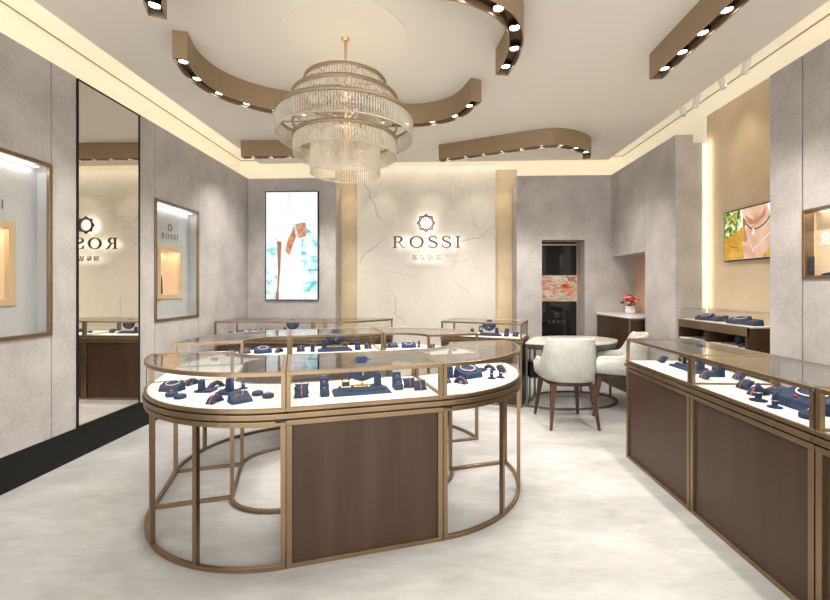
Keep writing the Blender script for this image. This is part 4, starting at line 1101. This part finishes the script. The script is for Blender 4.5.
# right-hand counters
q = -PI/2
item('pillow', WORLD, 1.83, 3.40, 'at the far end of the farthest right counter', rz=q)
item('platform', WORLD, 1.90, 3.12, 'in the farthest right counter', rz=q)
item('bust', WORLD, 1.92, 3.09, 'on the plinth in the farthest right counter', rz=q, z=DZ+.034)
item('framed', WORLD, 1.89, 3.20, 'on the plinth in the farthest right counter', rz=q, z=DZ+.034, s=1.1)
item('block', WORLD, 1.90, 3.01, 'on the plinth in the farthest right counter', rz=q, z=DZ+.034)
item('steps', WORLD, 1.92, 2.88, 'in the farthest right counter', rz=q)
item('pillow', WORLD, 1.78, 2.80, 'near the divider in the farthest right counter by the front glass', rz=q)
item('pillow', WORLD, 1.98, 2.78, 'near the divider in the farthest right counter by the rear glass', rz=q)
item('pillow', WORLD, 1.83, 2.53, 'at the far end of the middle right counter', rz=q, s=1.1)
item('tray', WORLD, 1.88, 2.14, 'in the middle right counter', rz=q, s=1.45)
item('ramp', WORLD, 1.83, 2.40, 'beyond the tray in the middle right counter', rz=q+.3, s=1.2)
item('cone', WORLD, 1.735, 2.275, 'in front of the tray in the middle right counter, farther of two', s=1.5)
item('cone', WORLD, 1.72, 2.15, 'in front of the tray in the middle right counter, nearer of two', s=1.2)
item('block', WORLD, 2.03, 2.37, 'behind the tray in the middle right counter', rz=q, s=1.2)
item('wedge', WORLD, 1.94, 2.42, 'behind the ramp in the middle right counter', rz=q)
item('puck', WORLD, 1.74, 1.98, 'at the near end of the middle right counter', s=1.3)
item('steps', WORLD, 1.86, 1.92, 'at the near end of the middle right counter', rz=q)
item('platform', WORLD, 1.88, 1.55, 'in the nearest right counter', rz=q)
# shelf unit
item('tray', WORLD, 2.92, 4.56, 'at the far left on top of the alcove shelf unit', rz=q, z=1.052, s=1.0)
item('wedge', WORLD, 2.93, 4.40, 'on top of the alcove shelf unit, left half', rz=q, z=1.052, s=1.2)
item('block', WORLD, 2.97, 4.31, 'on top of the alcove shelf unit, middle', rz=q, z=1.052, s=.9)
item('tray', WORLD, 2.93, 4.08, 'on top of the alcove shelf unit, right half', rz=q, z=1.052, s=1.1)
item('wedge', WORLD, 2.93, 3.90, 'on top of the alcove shelf unit, right end', rz=q, z=1.052, s=1.3)
item('bust', WORLD, 2.91, 4.52, 'on the open shelf of the low alcove unit, left bay', rz=q, z=.85, s=.6)
item('ramp', WORLD, 2.85, 4.40, 'on the open shelf of the low alcove unit, left bay', rz=q, z=.85, s=.8)
item('bust', WORLD, 2.91, 4.06, 'on the open shelf of the low alcove unit, right bay', rz=q, z=.85, s=.6)
item('ramp', WORLD, 2.86, 3.92, 'on the open shelf of the low alcove unit, right bay', rz=q, z=.85, s=.9)

# ================================================================== LIGHT
def area(loc, rot, sx_, sy_, energy, col=(1, .95, .88)):
    ld = bpy.data.lights.new('area', 'AREA'); ld.shape = 'RECTANGLE'; ld.size = sx_; ld.size_y = sy_; ld.energy = energy; ld.color = col
    o = bpy.data.objects.new('area_lamp', ld); o.location = loc; o.rotation_euler = rot; C.objects.link(o); return o
# halo of the sign: small strips behind the letters, facing the marble
area((-.065, 6.655, 2.125), (PI/2, 0, 0), 1.05, .10, .95, (1, .98, .94))
area((-.08, 6.655, 2.44), (PI/2, 0, 0),   .2, .2, .55, (1, .98, .94))
area((-.08, 6.655, 1.88), (PI/2, 0, 0), .45, .04, .22, (1, .98, .94))
area((3.04, 4.765, 2.1), (0, PI/2, PI), 1.9, .015, 1.1, (1, .90, .72))
area((-.09, 6.60, 3.42), (0, 0, 0), 2.7, .06, 3.8, (1, .93, .80))  # unseen strip lamp added above the ceiling edge to brighten the marble top
# wall washers
spot((2.93, 4.2, 3.42), 12, 1.2, (1, .85, .6), (0, .12, 0)); spot((2.93, 3.75, 3.42), 8, 1.1, (1, .85, .6), (0, .12, 0))
for xx in (-1.37, 1.18): spot((xx, 6.6, 3.33), 8, 1.0, (1, .82, .55), (.12, 0, 0))
for xx in (-.8, 0, .75): spot((xx, 6.3, 3.34), 9, 1.1, (1, .93, .82), (.35, 0, 0))
spot((2.93, 5.95, 1.85), 3.5, 1.6, (1, .8, .68), (0, 0, 0))
# showcases' inner lights
for yy in (2.646, 4.65): area((XL-.07, yy, 2.29), (0, 0, 0), .04, .7, .5, (1, .97, .93)); area((XL-.17, yy, 1.815), (0, 0, 0), .08, .3, .5, (1, .82, .6))
area((XR+.05, 2.777, 1.94), (0, 0, 0), .03, .7, .3, (1, .85, .65))

w = bpy.data.worlds.new('world'); sc.world = w; w.use_nodes = True
w.node_tree.nodes['Background'].inputs[0].default_value = (1.0, .978, .94, 1); w.node_tree.nodes['Background'].inputs[1].default_value = 3.0

# ------------------------------------------------------------------ camera
cd = bpy.data.cameras.new('camera'); cam = bpy.data.objects.new('camera', cd); C.objects.link(cam)
cam.location = (0, 0, 1.4); cam.rotation_euler = (PI/2, 0, PSI); cd.sensor_width = 36; cd.lens = 18.0; cd.shift_y = -12.6/830; cd.clip_start = .05
sc.camera = cam
sc.view_settings.view_transform = 'Standard'; sc.view_settings.look = 'None'; sc.view_settings.gamma = 0.93; sc.view_settings.exposure = 0.44
sc.cycles.transparent_max_bounces = 48; sc.cycles.max_bounces = 8; sc.cycles.diffuse_bounces = 4; sc.cycles.glossy_bounces = 4
sc.cycles.caustics_reflective = False; sc.cycles.caustics_refractive = False; sc.cycles.sample_clamp_indirect = 4
